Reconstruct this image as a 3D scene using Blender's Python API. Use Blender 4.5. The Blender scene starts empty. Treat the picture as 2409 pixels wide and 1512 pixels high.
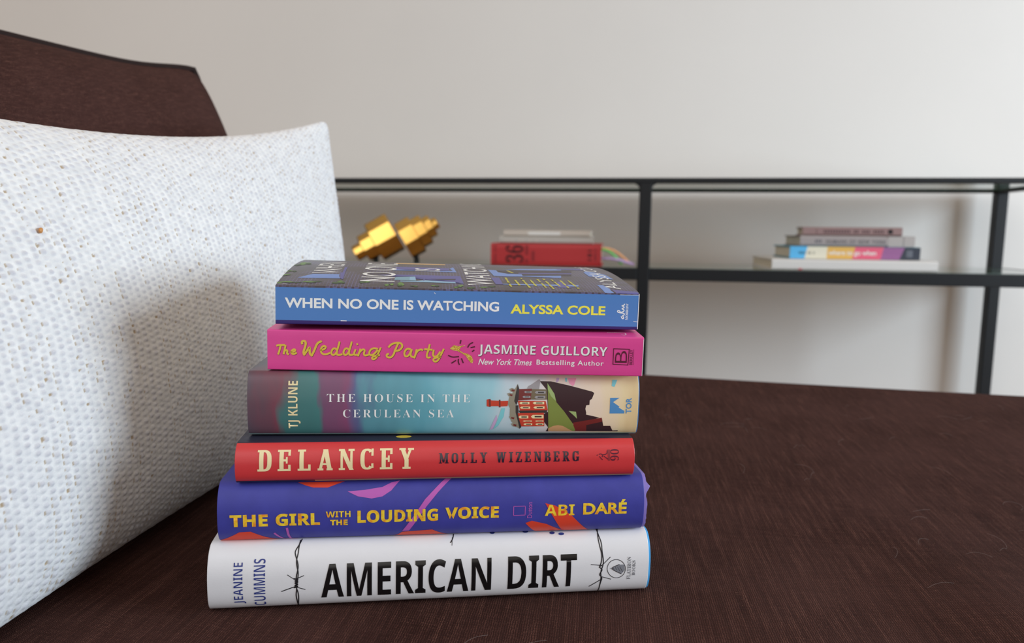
import bpy, bmesh, math, random
import numpy as np
from mathutils import Vector, Matrix

S = bpy.context.scene
COL = S.collection
# ------------------------------------------------------------------ camera
CAM_Z, FPX, HORIZON, ROLL = 0.648, 1700.0, 545.0, 0.0105
cam = bpy.data.cameras.new('camera')
cam.sensor_width = 36.0
cam.lens = FPX / 2409 * 36.0
cam.clip_start = 0.02
cam.dof.use_dof = True
cam.dof.focus_distance = 0.40
cam.dof.aperture_fstop = 8.5
cam_o = bpy.data.objects.new('camera', cam)
COL.objects.link(cam_o)
pitch = math.atan((756 - HORIZON) / FPX)
cam_o.matrix_world = Matrix.Translation((0, 0, CAM_Z)) @ Matrix.Rotation(math.pi / 2 - pitch, 4, 'X') @ Matrix.Rotation(ROLL, 4, 'Z')
S.camera = cam_o
# ------------------------------------------------------------------ picture and light
S.view_settings.view_transform = 'Standard'
S.view_settings.look = 'None'
S.view_settings.gamma = 1
S.view_settings.exposure = 0.0
try:
    S.view_settings.use_curve_mapping = False
    S.cycles.use_denoising = True
    S.cycles.max_bounces = 8
    S.cycles.transparent_max_bounces = 12
except Exception:
    pass
world = bpy.data.worlds.new('room_light')
S.world = world
world.use_nodes = True
wn, wl = world.node_tree.nodes, world.node_tree.links
wn.clear()
w_out = wn.new('ShaderNodeOutputWorld'); w_bg = wn.new('ShaderNodeBackground')
w_tc = wn.new('ShaderNodeTexCoord'); w_sep = wn.new('ShaderNodeSeparateXYZ'); w_map = wn.new('ShaderNodeMapRange'); w_ramp = wn.new('ShaderNodeValToRGB')
wl.new(w_tc.outputs['Generated'], w_sep.inputs[0]); wl.new(w_sep.outputs['Z'], w_map.inputs[0])
w_map.inputs[1].default_value = -1; w_map.inputs[2].default_value = 1
wl.new(w_map.outputs[0], w_ramp.inputs[0])
r = w_ramp.color_ramp                      # warm bounce light of the room: floor, walls, ceiling
r.elements[0].position = 0.25; r.elements[0].color = (.13, .085, .055, 1)
r.elements[1].position = 0.95; r.elements[1].color = (1.15, .90, .66, 1)
e = r.elements.new(0.5); e.color = (.33, .24, .165, 1)
# added glow from behind and left of the camera, brightens the book spines
w_dot = wn.new('ShaderNodeVectorMath'); w_dot.operation = 'DOT_PRODUCT'; w_dot.inputs[1].default_value = (-.38, -.86, .34)
wl.new(w_tc.outputs['Generated'], w_dot.inputs[0])
w_lobe = wn.new('ShaderNodeMapRange'); w_lobe.interpolation_type = 'SMOOTHSTEP'
w_lobe.inputs[1].default_value = .55; w_lobe.inputs[2].default_value = .98; w_lobe.inputs[4].default_value = 1.0
wl.new(w_dot.outputs['Value'], w_lobe.inputs[0])
w_mix = wn.new('ShaderNodeMix'); w_mix.data_type = 'RGBA'; w_mix.inputs[7].default_value = (1.95, 1.84, 1.74, 1)
wl.new(w_lobe.outputs[0], w_mix.inputs[0]); wl.new(w_ramp.outputs[0], w_mix.inputs[6]); wl.new(w_mix.outputs[2], w_bg.inputs[0]); wl.new(w_bg.outputs[0], w_out.inputs[0])
w_bg.inputs[1].default_value = 0.52

def area_light(name, loc, target, sx, sy, power, color):
    l = bpy.data.lights.new(name, 'AREA')
    l.shape = 'RECTANGLE'; l.size = sx; l.size_y = sy; l.energy = power; l.color = color
    o = bpy.data.objects.new(name, l); COL.objects.link(o)
    o.location = loc
    o.rotation_euler = (Vector(target) - Vector(loc)).to_track_quat('-Z', 'Y').to_euler()
    return o
WIN_R = (2.55, 0.12, 0.98)           # centre of the window in the right wall
area_light('daylight_side_window', (2.53, 0.12, 0.98), (-.1, 0.42, 0.75), 1.1, 1.05, 67.0, (.74, .88, 1.0))
area_light('daylight_rear_window', (-1.20, -1.70, 2.20), (0.0, 0.5, 0.55), 1.5, 1.1, 11.0, (.86, .93, 1.0))  # added fill behind the camera, lifts the spines and the brass facets
area_light('daylight_high_window', (0.62, -0.95, 2.24), (0.04, 0.37, 0.50), 0.50, 0.36, 2.0, (.70, .85, 1.0))

# ---- the six stacked books: length, spine height, width, spine rounding, pose (x, y, z of the spine's foot, yaw, tilt)
def prof_hard(T, W, b, p=2.0, pb=2.8, n=32):
    pts = [(W, 0.0), (W * .7, 0.0), (W * .4, 0.0), (b + .012, 0.0)]
    k0 = len(pts)
    for i in range(n + 1):
        a = -math.pi / 2 + math.pi * i / n
        e = pb if a < 0 else p
        c, s = abs(math.cos(a)) ** (2 / e), math.copysign(abs(math.sin(a)) ** (2 / e), a)
        pts.append((b * (1 - c), T / 2 * (1 + s)))
    pts += [(b + .012, T), (W * .4, T), (W * .7, T), (W, T)]
    return pts, k0

def prof_paper(T, W, dome, crest, tail, r=.0007):
    pts = [(W, 0.0), (W * .5, 0.0), (.006, 0.0)]
    k0 = len(pts)
    for i in range(5):
        a = math.pi / 2 * i / 4
        pts.append((r * (1 - math.sin(a)), r * (1 - math.cos(a))))
    for i in range(1, 6):
        pts.append((0.0, r + (T - 2 * r) * i / 6))
    for i in range(5):
        a = math.pi / 2 * i / 4
        pts.append((r * (1 - math.cos(a)), T - r * (1 - math.sin(a))))
    for i in range(1, 33):
        y = r + (W - r) * i / 32
        if y < crest:
            z = T + dome * math.sin(math.pi / 2 * y / crest) ** .9
        else:
            z = T + dome - (dome - tail) * ((y - crest) / (W - crest)) ** 2
        pts.append((y, z))
    return pts, k0

BOOKS = dict(
    white=dict(L=.2425, T=.0360, W=.163, kind='hard', b=.011, z=.4420, yaw=.145, tilt=.016),
    purple=dict(L=.2350, T=.0330, W=.158, kind='hard', b=.010, z=.4781, yaw=.125, tilt=.012),
    red=dict(L=.2185, T=.0220, W=.147, kind='hard', b=.0085, z=.5108, yaw=.130, tilt=.014),
    teal=dict(L=.2184, T=.0358, W=.147, kind='hard', b=.006, z=.5333, yaw=.110, tilt=.018),
    pink=dict(L=.2083, T=.0222, W=.138, kind='paper', dome=.0022, crest=.07, tail=.0015, z=.5696, yaw=.060, tilt=.020),
    blue=dict(L=.2032, T=.0212, W=.135, kind='paper', dome=.0095, crest=.10, tail=.006, z=.5948, yaw=.130, tilt=.023),
)
def profile(b):
    pts, k0 = prof_hard(b['T'], b['W'], b['b']) if b['kind'] == 'hard' else prof_paper(b['T'], b['W'], b['dome'], b['crest'], b['tail'])
    s = [0.0]
    for a, c in zip(pts, pts[1:]):
        s.append(s[-1] + math.hypot(c[0] - a[0], c[1] - a[1]))
    s0 = s[k0]
    return [(v - s0, p[0], p[1]) for v, p in zip(s, pts)]
POSE = {'white': (-0.03994, 0.37899, 0.44208), 'purple': (-0.03981, 0.38401, 0.47816), 'red': (-0.03789, 0.38425, 0.51084), 'teal': (-0.03541, 0.3964, 0.53331), 'pink': (-0.0299, 0.39635, 0.5695), 'blue': (-0.02774, 0.40251, 0.59463)}
# printing on covers and spines, in millimetres along the spine and across it
PRINT = {
 'white': [
  ('t', 'AMERICAN', 'black_foil', -62.72, 29.96, 12.8, 32.46, {'bold': 0.0, 'font': 'bold'}),
  ('t', 'DIRT', 'black_foil', 39.31, 78.85, 13.06, 32.44, {'bold': 0.0, 'font': 'bold'}),
  ('t', 'JEANINE', 'blue_print', -107.95, -101.9, 11.32, 34.7, {'rot': 1, 'font': 'bold', 'bold': -0.012}),
  ('t', 'CUMMINS', 'blue_print', -97.63, -91.66, 9.23, 36.25, {'rot': 1, 'font': 'bold', 'bold': -0.012}),
  ('s','black_print',[(-73.81,47.42),(-74.2,44.42),(-75.45,41.73),(-76.68,39.37),(-76.39,37.56),(-75.49,35.25),(-74.6,32.18),(-74.8,29.62),(-75.69,25.95),(-75.57,22.05),(-75.36,19.19),(-75.97,15.62),(-75.41,11.39),(-75.09,5.67)],0.6,1),
  ('s','black_print',[(-74.44,46.39),(-74.86,42.0),(-74.9,38.27),(-75.72,34.75),(-75.35,31.7),(-74.52,28.57),(-74.77,24.81),(-75.75,20.36),(-74.64,16.79),(-74.55,12.85),(-75.46,5.67)],0.6,1),
  ('s','black_print',[(-80.14,27.32),(-78.35,25.96),(-76.57,24.78)],0.35,1),
  ('s','black_print',[(-71.69,26.59),(-75.29,25.11)],0.4,1),
  ('s','black_print',[(-83.32,18.13),(-79.96,19.31),(-76.88,20.42),(-74.82,20.89)],0.5,1),
  ('s','black_print',[(-71.0,18.69),(-74.83,20.03)],0.4,1),
  ('s','black_print',[(-76.67,25.01),(-74.16,24.51),(-76.83,23.79),(-74.18,23.22),(-76.85,22.56),(-74.29,21.88),(-76.86,21.22),(-74.41,20.53),(-76.62,20.06)],0.8,1),
  ('s','black_print',[(9.18,47.15),(8.65,43.49),(7.23,41.13)],0.6,1),
  ('s','black_print',[(8.29,44.17),(7.96,39.55)],0.3,1),
  ('s','black_print',[(92.04,49.31),(92.25,42.73),(93.59,38.05),(93.51,33.17),(94.17,29.31),(94.33,25.9),(92.76,21.82),(93.37,18.12),(92.89,12.72),(92.77,5.67)],0.6,1),
  ('s','black_print',[(93.11,49.22),(91.73,41.52),(92.26,36.46),(93.45,31.54),(93.14,27.1),(91.78,24.25),(94.16,22.95),(91.87,19.74),(94.13,18.08),(93.02,14.18),(92.81,7.49)],0.6,1),
  ('s','black_print',[(98.37,29.98),(94.04,25.91),(91.78,24.25)],0.4,1),
  ('s','black_print',[(87.07,26.09),(93.48,25.35)],0.4,1),
  ('s','black_print',[(99.2,16.69),(93.81,18.42)],0.4,1),
  ('s','black_print',[(86.7,12.32),(93.35,16.86)],0.5,1),
  ('s','black_print',[(107.43,22.79),(107.41,21.93),(107.25,21.09),(106.98,20.29),(106.58,19.55),(106.08,18.9),(105.47,18.34),(104.78,17.89),(104.02,17.58),(103.21,17.4),(102.37,17.37),(101.52,17.49),(100.68,17.74),(99.87,18.13),(99.11,18.64),(98.43,19.25),(97.84,19.95),(97.35,20.73),(96.99,21.55),(96.75,22.4),(96.64,23.26),(96.67,24.12),(96.84,24.94),(97.13,25.71),(97.55,26.41),(98.08,27.02),(98.72,27.53),(99.43,27.93),(100.2,28.21),(101.02,28.36),(101.86,28.4),(102.7,28.3),(103.53,28.08),(104.31,27.73),(105.04,27.27),(105.69,26.71),(106.26,26.05),(106.73,25.31),(107.08,24.51),(107.32,23.66),(107.43,22.79)],0.35,1),
  ('p','grey_print',[(98.21,23.37),(103.68,25.39),(106.61,25.39),(107.18,22.08),(105.14,19.75)],1),
  ('s','black_print',[(103.68,25.51),(98.1,23.38),(105.14,19.75)],0.35,2),
  ('s','black_print',[(100.13,23.69),(100.8,22.54)],0.2,2),
  ('s','black_print',[(101.4,23.89),(102.52,21.99)],0.2,2),
  ('s','black_print',[(102.68,24.1),(104.25,21.43)],0.2,2),
  ('s','black_print',[(103.96,24.31),(105.97,20.87)],0.2,2),
  ('t', 'FLATIRON', 'grey_dark', 108.48, 110.66, 16.15, 29.72, {'rot': 1, 'bold': 0.0, 'font': 'serif', 'thin': 1}),
  ('t', 'BOOKS', 'grey_dark', 111.42, 113.3, 18.46, 27.48, {'rot': 1, 'bold': 0.0, 'font': 'serif', 'thin': 1}),
  ('p','blue_print',[(67.01,45.76),(66.29,46.26),(65.31,46.31),(64.41,45.89),(63.99,45.19),(64.19,44.56),(64.93,44.14),(65.91,44.1),(66.78,44.44),(67.21,45.05)],1),
  ('p','blue_print',[(72.31,44.68),(71.51,45.1),(70.46,45.15),(69.52,44.8),(69.07,44.2),(69.32,43.63),(70.13,43.26),(71.18,43.21),(72.11,43.52),(72.53,44.06)],1),
  ('p','blue_print',[(51.97,48.39),(51.23,49.16),(50.18,49.25),(49.21,48.61),(48.7,47.51),(48.89,46.54),(49.65,46.01),(50.72,45.95),(51.64,46.36),(52.11,47.27)],1),
  ('p','blue_print',[(32.58,48.33),(31.93,49.08),(31.01,49.16),(30.2,48.52),(29.81,47.43),(29.97,46.47),(30.66,45.97),(31.56,45.92),(32.34,46.33),(32.73,47.23)],1),
 ],
 'purple': [
  ('t', 'THE', 'amber_print', -111.09, -91.39, 15.73, 22.51, {'bold': 0.02, 'font': 'bold', 'lay': 4}),
  ('t', 'GIRL', 'amber_print', -87.24, -63.99, 15.69, 22.64, {'bold': 0.02, 'font': 'bold', 'lay': 4}),
  ('t', 'WITH', 'amber_print', -60.82, -47.72, 19.88, 23.26, {'bold': 0.0, 'font': 'bold', 'lay': 4}),
  ('t', 'THE', 'amber_print', -58.56, -49.26, 15.26, 18.45, {'bold': 0.02, 'font': 'bold', 'lay': 4}),
  ('t', 'LOUDING', 'amber_print', -44.04, -0.15, 16.21, 23.37, {'bold': 0.02, 'font': 'bold', 'lay': 4}),
  ('t', 'VOICE', 'amber_print', 3.82, 33.68, 17.04, 23.87, {'bold': 0.02, 'font': 'bold', 'lay': 4}),
  ('t', 'ABI', 'amber_print', 59.81, 76.81, 17.4, 23.83, {'bold': 0.0, 'font': 'bold', 'lay': 4}),
  ('t', 'DARÉ', 'amber_print', 81.82, 107.26, 17.57, 25.98, {'bold': 0.035, 'font': 'bold', 'lay': 4}),
  ('s','pink_print',[(41.98,23.48),(41.99,18.14),(48.55,18.25),(48.53,23.48),(41.98,23.48)],0.4,2),
  ('t', 'Dutton', 'pink_print', 49.76, 52.52, 16.39, 25.66, {'rot': 1, 'bold': 0.0}),
  ('p','orange_print',[(-76.42,39.49),(-72.03,37.55),(-68.0,36.28),(-60.14,36.1),(-55.27,38.04),(-51.18,39.64)],1),
  ('p','orange_print',[(-119.91,4.19),(-106.5,12.42),(-100.61,12.67),(-85.71,4.19),(-86.23,4.19),(-119.39,4.19)],1),
  ('p','orange_print',[(-24.92,4.19),(-19.89,9.45),(-7.25,10.31),(-3.26,10.61),(6.64,4.19),(-7.2,4.19),(-24.92,4.19)],1),
  ('p','orange_print',[(48.93,13.3),(52.52,14.6),(61.17,12.21),(70.69,6.75),(67.95,4.19),(56.43,4.19)],1),
  ('p','orange_print',[(59.93,24.89),(65.78,23.32),(75.09,17.5),(87.73,4.19),(72.0,4.19),(65.51,15.34),(62.17,20.81)],2),
  ('p','pink_print',[(-49.49,33.76),(-40.26,34.36),(-30.73,35.77),(-25.98,38.26),(-21.17,39.55),(-25.87,33.77),(-30.61,30.71),(-36.43,29.69),(-43.86,31.01)],1),
  ('p','pink_print',[(8.24,41.21),(3.68,40.0),(-7.4,28.61),(-19.89,10.17),(-16.15,10.35),(-6.44,24.86),(-0.4,32.12)],1),
  ('s','pink_print',[(-88.16,11.04),(-82.57,4.19),(-77.05,4.19)],1.1,2),
  ('s','pink_print',[(-81.51,14.09),(-80.88,8.68),(-79.68,4.19)],1.2,2),
 ],
 'red': [
  ('t', 'DELANCEY', 'cream_print', -97.68, -15.19, 13.13, 24.54, {'font': 'slab'}),
  ('t', 'MOLLY WIZENBERG', 'navy_foil', -1.5, 77.04, 15.84, 21.51, {'font': 'slab'}),
  ('t', '90', 'maroon_print', 95.06, 100.01, 15.78, 22.28, {'rot': 1, 'bold': -0.01, 'font': 'serif'}),
  ('p','maroon_soft',[(93.31,22.08),(94.88,22.06),(94.82,15.76),(93.84,15.78)],1),
  ('s','maroon_print',[(87.12,18.98),(87.71,19.15)],0.45,2),
  ('s','maroon_print',[(88.49,19.52),(89.48,19.79),(90.64,19.2),(90.25,18.07)],0.45,2),
  ('s','maroon_print',[(90.64,19.2),(92.99,19.54),(93.3,21.42)],0.45,2),
  ('s','maroon_print',[(88.78,18.29),(89.68,17.12),(90.48,16.43)],0.45,2),
  ('s','maroon_print',[(91.22,18.44),(92.4,17.66),(93.7,16.67)],0.45,2),
  ('p','navy_print',[(-109.25,29.4736167967511),(109.25,29.4736167967511),(109.25,170.6736167967511),(-109.25,170.6736167967511)],0),
  ('p','gold_print',[(-16.5,36.6736167967511),(-17.358581185553856,38.201188363607216),(-19.60669734124339,39.14585139406792),(-22.386486140750964,39.147130374959055),(-24.637203422711895,38.204537257867365),(-25.499994292773927,36.67775769433396),(-24.645624969557996,35.14939799890903),(-22.40011564258747,34.20266745125952),(-19.620333894139055,34.198830511830316),(-17.367021194952223,35.1393513246232)],1),  # yellow highlight on the navy cover, painted as a flat ellipse
  ('p','navy_print',[(-109.25,0),(-68.25,0),(-68.25,6.880000000000001),(-109.25,6.880000000000001)],1),
  ('p','tan_print',[(-68.25,0),(108.75,0),(108.75,6.78),(-68.25,6.78)],1),
 ],
 'teal': [
  ('t', 'TJ KLUNE', 'cream_print', -87.56, -81.01, 7.27, 33.88, {'rot': 1, 'font': 'bold', 'bold': -0.004}),
  ('t', 'THE HOUSE IN THE', 'white', -66.78, 12.02, 22.36, 26.86, {'font': 'serif', 'bold': -0.012, 'space': 1.3}),
  ('t', 'CERULEAN SEA', 'white', -58.06, 3.12, 13.62, 18.17, {'font': 'serif', 'bold': -0.012, 'space': 1.3}),
  ('p','cliff_dark',[(51.47,34.53),(57.97,34.41),(67.73,32.32),(81.69,28.76),(83.13,27.96),(81.76,24.51),(80.54,23.69),(80.43,21.02),(78.59,20.81),(78.18,18.74),(78.79,16.24),(78.62,15.4),(86.79,13.51),(72.59,9.4),(56.7,14.98),(55.49,29.65)],0),
  ('p','cliff_dark',[(55.95,4.69),(57.12,7.61),(54.44,11.17),(54.23,15.81),(56.82,17.06),(57.8,4.68)],0),
  ('p','cliff_red',[(71.49,10.5),(88.04,13.51),(89.25,8.48),(93.41,8.47),(95.05,5.3),(98.39,5.45),(98.1,4.68),(72.22,4.76)],1),
  ('p','cliff_dark',[(79.24,8.95),(88.61,11.14),(89.25,8.48),(93.41,8.47),(95.05,5.3),(98.39,5.45),(98.1,4.68),(79.69,4.74)],2),
  ('p','grass_print',[(55.92,33.46),(59.99,27.27),(61.32,22.41),(66.01,17.06),(71.32,9.84),(73.18,5.36),(72.22,4.76),(57.37,4.8),(56.61,17.47)],1),
  ('p','grass_light',[(55.92,33.46),(59.99,27.27),(60.89,23.23),(57.97,26.05),(56.1,30.06)],2),
  ('p','grass_light',[(68.46,17.48),(72.78,17.07),(73.6,12.87),(71.44,14.98)],2),
  ('p','sand_print',[(57.17,6.9),(59.92,8.43),(62.75,8.97),(65.67,8.42),(69.58,6.14),(71.81,4.76),(57.37,4.8)],2),
  ('p','roof_grey',[(38.9,32.85),(39.79,29.98),(39.4,23.98),(37.87,20.73),(38.37,17.45),(39.26,14.97),(40.62,11.17),(41.61,7.64),(40.53,6.7),(38.31,8.55),(35.77,11.18),(34.65,14.13),(34.7,19.09),(33.42,21.33),(34.13,25.57),(36.9,29.18)],0),
  ('p','roof_dark',[(38.9,32.85),(39.79,29.98),(39.4,23.98),(38.27,20.73),(37.0,23.17),(37.72,27.19)],1),
  ('p','roof_dark',[(37.87,20.73),(39.48,20.73),(39.61,16.63),(40.57,12.45),(41.61,7.64),(40.65,6.7),(39.39,11.6),(37.99,16.62)],1),
  ('p','brick_dark',[(39.71,29.98),(46.98,30.22),(46.66,24.0),(39.4,23.58)],1),
  ('p','stone_olive',[(46.98,30.02),(55.49,29.85),(55.98,24.03),(46.46,24.0)],1),
  ('p','brick_print',[(39.01,23.37),(54.99,23.21),(56.39,17.88),(40.38,17.66)],1),
  ('p','roof_dark',[(39.57,17.66),(56.18,17.88),(55.84,16.31),(40.43,16.21)],1),
  ('p','brick_print',[(39.21,16.21),(54.21,16.43),(54.82,8.3),(41.58,8.18),(40.16,12.45)],2),
  ('p','brick_print',[(21.36,23.93),(23.34,24.34),(23.96,23.53),(28.16,23.34),(28.75,24.03),(29.37,23.15),(33.58,23.28),(33.26,20.23),(29.45,20.02),(28.86,19.4),(28.04,20.22),(24.04,20.21),(23.25,19.72),(21.44,20.21)],1),
  ('p','brick_dark',[(22.55,24.13),(23.55,24.14),(23.77,19.89),(22.85,19.88)],2),
  ('p','brick_dark',[(28.35,23.87),(29.15,23.87),(29.26,19.57),(28.46,19.57)],2),
  ('p','cream_print',[(39.84,22.02),(40.71,22.69),(45.68,22.7),(45.72,21.36),(40.74,21.35)],3),
  ('p','roof_dark',[(41.59,22.29),(44.81,22.3),(44.83,21.76),(41.61,21.75)],4),
  ('p','cream_print',[(40.33,19.38),(41.19,20.0),(46.17,20.01),(46.2,18.77),(41.22,18.77)],3),
  ('p','roof_dark',[(42.07,19.63),(45.3,19.64),(45.31,19.14),(42.09,19.14)],4),
  ('p','cream_print',[(47.52,22.08),(48.5,22.79),(54.19,22.8),(54.23,21.38),(48.54,21.36)],3),
  ('p','roof_dark',[(49.51,22.37),(53.19,22.37),(53.21,21.8),(49.53,21.79)],4),
  ('p','cream_print',[(48.01,19.46),(48.96,20.13),(54.48,20.14),(54.52,18.79),(49.0,18.78)],3),
  ('p','roof_dark',[(49.94,19.73),(53.51,19.74),(53.54,19.19),(49.96,19.19)],4),
  ('p','cream_print',[(39.7,13.93),(40.52,14.76),(45.33,14.76),(45.4,13.09),(40.58,13.09)],3),
  ('p','roof_dark',[(41.38,14.26),(44.5,14.26),(44.53,13.59),(41.41,13.59)],4),
  ('p','cream_print',[(46.77,14.14),(47.83,15.18),(54.05,15.18),(54.14,13.09),(47.91,13.09)],3),
  ('p','roof_dark',[(48.95,14.55),(52.98,14.56),(53.01,13.72),(48.99,13.72)],4),
  ('p','cream_print',[(42.22,11.5),(43.0,11.82),(47.48,11.81),(47.52,11.17),(43.03,11.17)],3),
  ('p','roof_dark',[(43.8,11.62),(46.7,11.62),(46.71,11.36),(43.81,11.37)],4),
  ('p','cream_print',[(42.73,9.54),(43.46,10.09),(47.77,10.09),(47.84,8.99),(43.52,8.99)],3),
  ('p','roof_dark',[(44.24,9.76),(47.03,9.76),(47.05,9.32),(44.26,9.32)],4),
  ('p','cream_print',[(49.33,11.49),(50.04,11.81),(54.2,11.81),(54.23,11.17),(50.08,11.17)],3),
  ('p','roof_dark',[(50.79,11.62),(53.48,11.62),(53.49,11.36),(50.8,11.36)],4),
  ('p','cream_print',[(49.64,9.54),(50.31,10.09),(54.29,10.08),(54.36,8.98),(50.37,8.98)],3),
  ('p','roof_dark',[(51.03,9.75),(53.61,9.75),(53.64,9.31),(51.06,9.31)],4),
  ('p','stone_grey',[(42.55,28.32),(43.17,28.88),(46.78,28.9),(46.79,27.78),(43.19,27.77)],3),
  ('p','roof_dark',[(43.81,28.55),(46.15,28.56),(46.15,28.11),(43.82,28.1)],4),
  ('p','stone_grey',[(41.58,25.56),(42.26,26.12),(46.21,26.13),(46.23,25.01),(42.29,25.0)],3),
  ('p','roof_dark',[(42.97,25.79),(45.52,25.79),(45.53,25.34),(42.98,25.34)],4),
  ('p','stone_grey',[(48.61,28.15),(49.54,28.91),(54.89,28.93),(54.9,27.41),(49.56,27.39)],3),
  ('p','roof_dark',[(50.49,28.46),(53.95,28.47),(53.95,27.86),(50.5,27.85)],4),
  ('p','stone_grey',[(48.45,25.38),(49.38,26.14),(54.72,26.16),(54.75,24.63),(49.41,24.61)],3),
  ('p','roof_dark',[(50.33,25.69),(53.78,25.7),(53.8,25.09),(50.34,25.08)],4),
  ('p','roof_grey',[(34.08,29.96),(35.68,30.56),(37.7,29.78),(37.31,27.98),(34.89,28.57)],1),
  ('p','brick_dark',[(35.48,29.77),(37.3,29.5),(36.9,28.46),(35.29,28.97)],2),
  ('p','roof_grey',[(32.9,27.37),(34.5,27.97),(36.52,27.18),(36.15,25.38),(33.72,25.97)],1),
  ('p','brick_dark',[(34.31,27.17),(36.12,26.9),(35.73,25.86),(34.12,26.37)],2),
  ('p','roof_grey',[(34.24,14.13),(35.84,14.76),(37.88,13.93),(37.55,12.03),(35.1,12.67)],1),
  ('p','brick_dark',[(35.66,13.93),(37.49,13.63),(37.13,12.54),(35.49,13.09)],2),
  ('p','roof_grey',[(35.62,9.88),(37.21,10.53),(39.27,9.66),(38.97,7.64),(36.5,8.33)],1),
  ('p','brick_dark',[(37.05,9.66),(38.89,9.35),(38.54,8.19),(36.88,8.78)],2),
  ('p','stone_grey',[(46.57,32.49),(51.29,35.68),(51.96,34.78),(51.11,30.03),(47.38,30.02),(44.15,30.32),(44.95,31.6)],1),
  ('p','tor_blue',[(92.49,25.15),(97.88,25.17),(94.22,22.7),(98.08,20.1),(97.69,19.51),(101.12,17.52),(101.12,16.05),(92.46,16.04)],1),
  ('t', 'TOR', 'tor_blue', 101.89, 105.23, 16.07, 25.19, {'rot': 1, 'bold': 0.02}),
  ('p','pink_wash',[(67.86,36.4),(72.8,36.44),(71.43,32.54),(70.6,31.73),(68.57,33.33)],0),
  ('p','cyan_wash',[(66.23,36.52),(67.46,36.53),(67.16,34.13),(66.35,34.33)],0),
  ('p','lilac_wash',[(61.31,36.49),(62.95,36.5),(62.25,34.31),(60.81,33.69)],0),
  ('p','cyan_wash',[(29.87,19.08),(31.88,19.08),(31.22,14.13),(28.21,8.56),(25.51,6.24),(27.69,11.61)],0),
  ('p','lilac_wash',[(27.17,15.38),(27.66,12.46),(25.48,6.73),(23.52,5.75),(24.94,9.89)],0),
  ('p','cyan_wash',[(93.83,35.52),(96.75,35.53),(94.93,31.44),(93.28,31.84)],0),
  ('p','teal_edge',[(-109.2,1.81),(109.2,1.81),(109.2,3.6100000000000003),(-109.2,3.6100000000000003)],1),
 ],
 'pink': [
  ('s','shade_print',[(-98.81,13.53),(-98.18,13.95),(-94.55,14.02)],0.9450000000000001,1),
  ('s','gold_print',[(-99.0,13.78),(-98.37,14.19),(-94.74,14.27)],1.05,2),
  ('s','shade_print',[(-96.73,13.83),(-97.23,11.57),(-98.08,8.96)],0.9450000000000001,1),
  ('s','gold_print',[(-96.92,14.07),(-97.43,11.82),(-98.27,9.2)],1.05,2),
  ('s','shade_print',[(-94.17,13.73),(-94.57,11.63),(-95.17,9.12)],0.9450000000000001,1),
  ('s','gold_print',[(-94.36,13.98),(-94.76,11.87),(-95.36,9.36)],1.05,2),
  ('s','shade_print',[(-94.97,10.37),(-94.09,11.24),(-93.22,11.16),(-93.22,10.16),(-93.37,9.4),(-92.65,8.92)],0.9450000000000001,1),
  ('s','gold_print',[(-95.16,10.62),(-94.28,11.48),(-93.41,11.4),(-93.42,10.4),(-93.57,9.65),(-92.84,9.16)],1.05,2),
  ('s','shade_print',[(-91.19,10.1),(-89.49,10.48),(-88.75,11.25),(-89.48,11.83),(-90.69,11.21),(-91.19,9.95),(-90.47,9.11),(-89.25,9.24),(-88.37,9.76)],0.9450000000000001,1),
  ('s','gold_print',[(-91.38,10.34),(-89.68,10.73),(-88.95,11.49),(-89.67,12.08),(-90.89,11.45),(-91.38,10.19),(-90.66,9.36),(-89.44,9.48),(-88.57,10.0)],1.05,2),
  ('s','shade_print',[(-85.24,14.92),(-85.43,16.06),(-84.6,16.58),(-83.48,16.35),(-83.15,15.11),(-83.65,12.85),(-84.63,10.33),(-84.15,8.84)],1.08,1),
  ('s','gold_print',[(-85.43,15.16),(-85.62,16.31),(-84.79,16.82),(-83.68,16.6),(-83.34,15.36),(-83.84,13.1),(-84.82,10.58),(-84.34,9.09)],1.2,2),
  ('s','shade_print',[(-84.15,8.84),(-82.44,11.38),(-80.97,13.41),(-81.22,11.4),(-80.98,9.16),(-80.01,8.52)],1.08,1),
  ('s','gold_print',[(-84.34,9.09),(-82.63,11.63),(-81.16,13.66),(-81.41,11.65),(-81.18,9.4),(-80.21,8.77)],1.2,2),
  ('s','shade_print',[(-80.01,8.52),(-78.54,11.46),(-77.56,14.23),(-76.58,15.75),(-74.88,16.44)],1.08,1),
  ('s','gold_print',[(-80.21,8.77),(-78.74,11.71),(-77.76,14.48),(-76.78,16.0),(-75.07,16.68)],1.2,2),
  ('s','shade_print',[(-75.38,11.53),(-73.18,12.07),(-72.2,13.34),(-73.18,14.17),(-74.64,13.29),(-75.23,11.53),(-74.65,9.79),(-73.18,9.16),(-71.23,9.61),(-70.25,10.13)],0.9450000000000001,1),
  ('s','gold_print',[(-75.57,11.77),(-73.38,12.32),(-72.4,13.59),(-73.37,14.42),(-74.84,13.54),(-75.42,11.77),(-74.84,10.03),(-73.38,9.41),(-71.43,9.85),(-70.45,10.37)],1.05,2),
  ('s','shade_print',[(-66.59,12.21),(-67.81,12.93),(-69.03,11.91),(-69.52,10.14),(-68.79,8.9),(-67.57,9.18),(-66.35,10.96)],0.9450000000000001,1),
  ('s','gold_print',[(-66.79,12.46),(-68.01,13.18),(-69.23,12.15),(-69.72,10.39),(-68.98,9.15),(-67.76,9.43),(-66.54,11.21)],1.05,2),
  ('s','shade_print',[(-64.98,16.25),(-65.62,13.73),(-66.44,10.96),(-66.34,9.2),(-65.12,8.98),(-63.65,9.51)],0.9450000000000001,1),
  ('s','gold_print',[(-65.18,16.49),(-65.81,13.98),(-66.64,11.2),(-66.54,9.45),(-65.32,9.22),(-63.85,9.76)],1.05,2),
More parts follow.
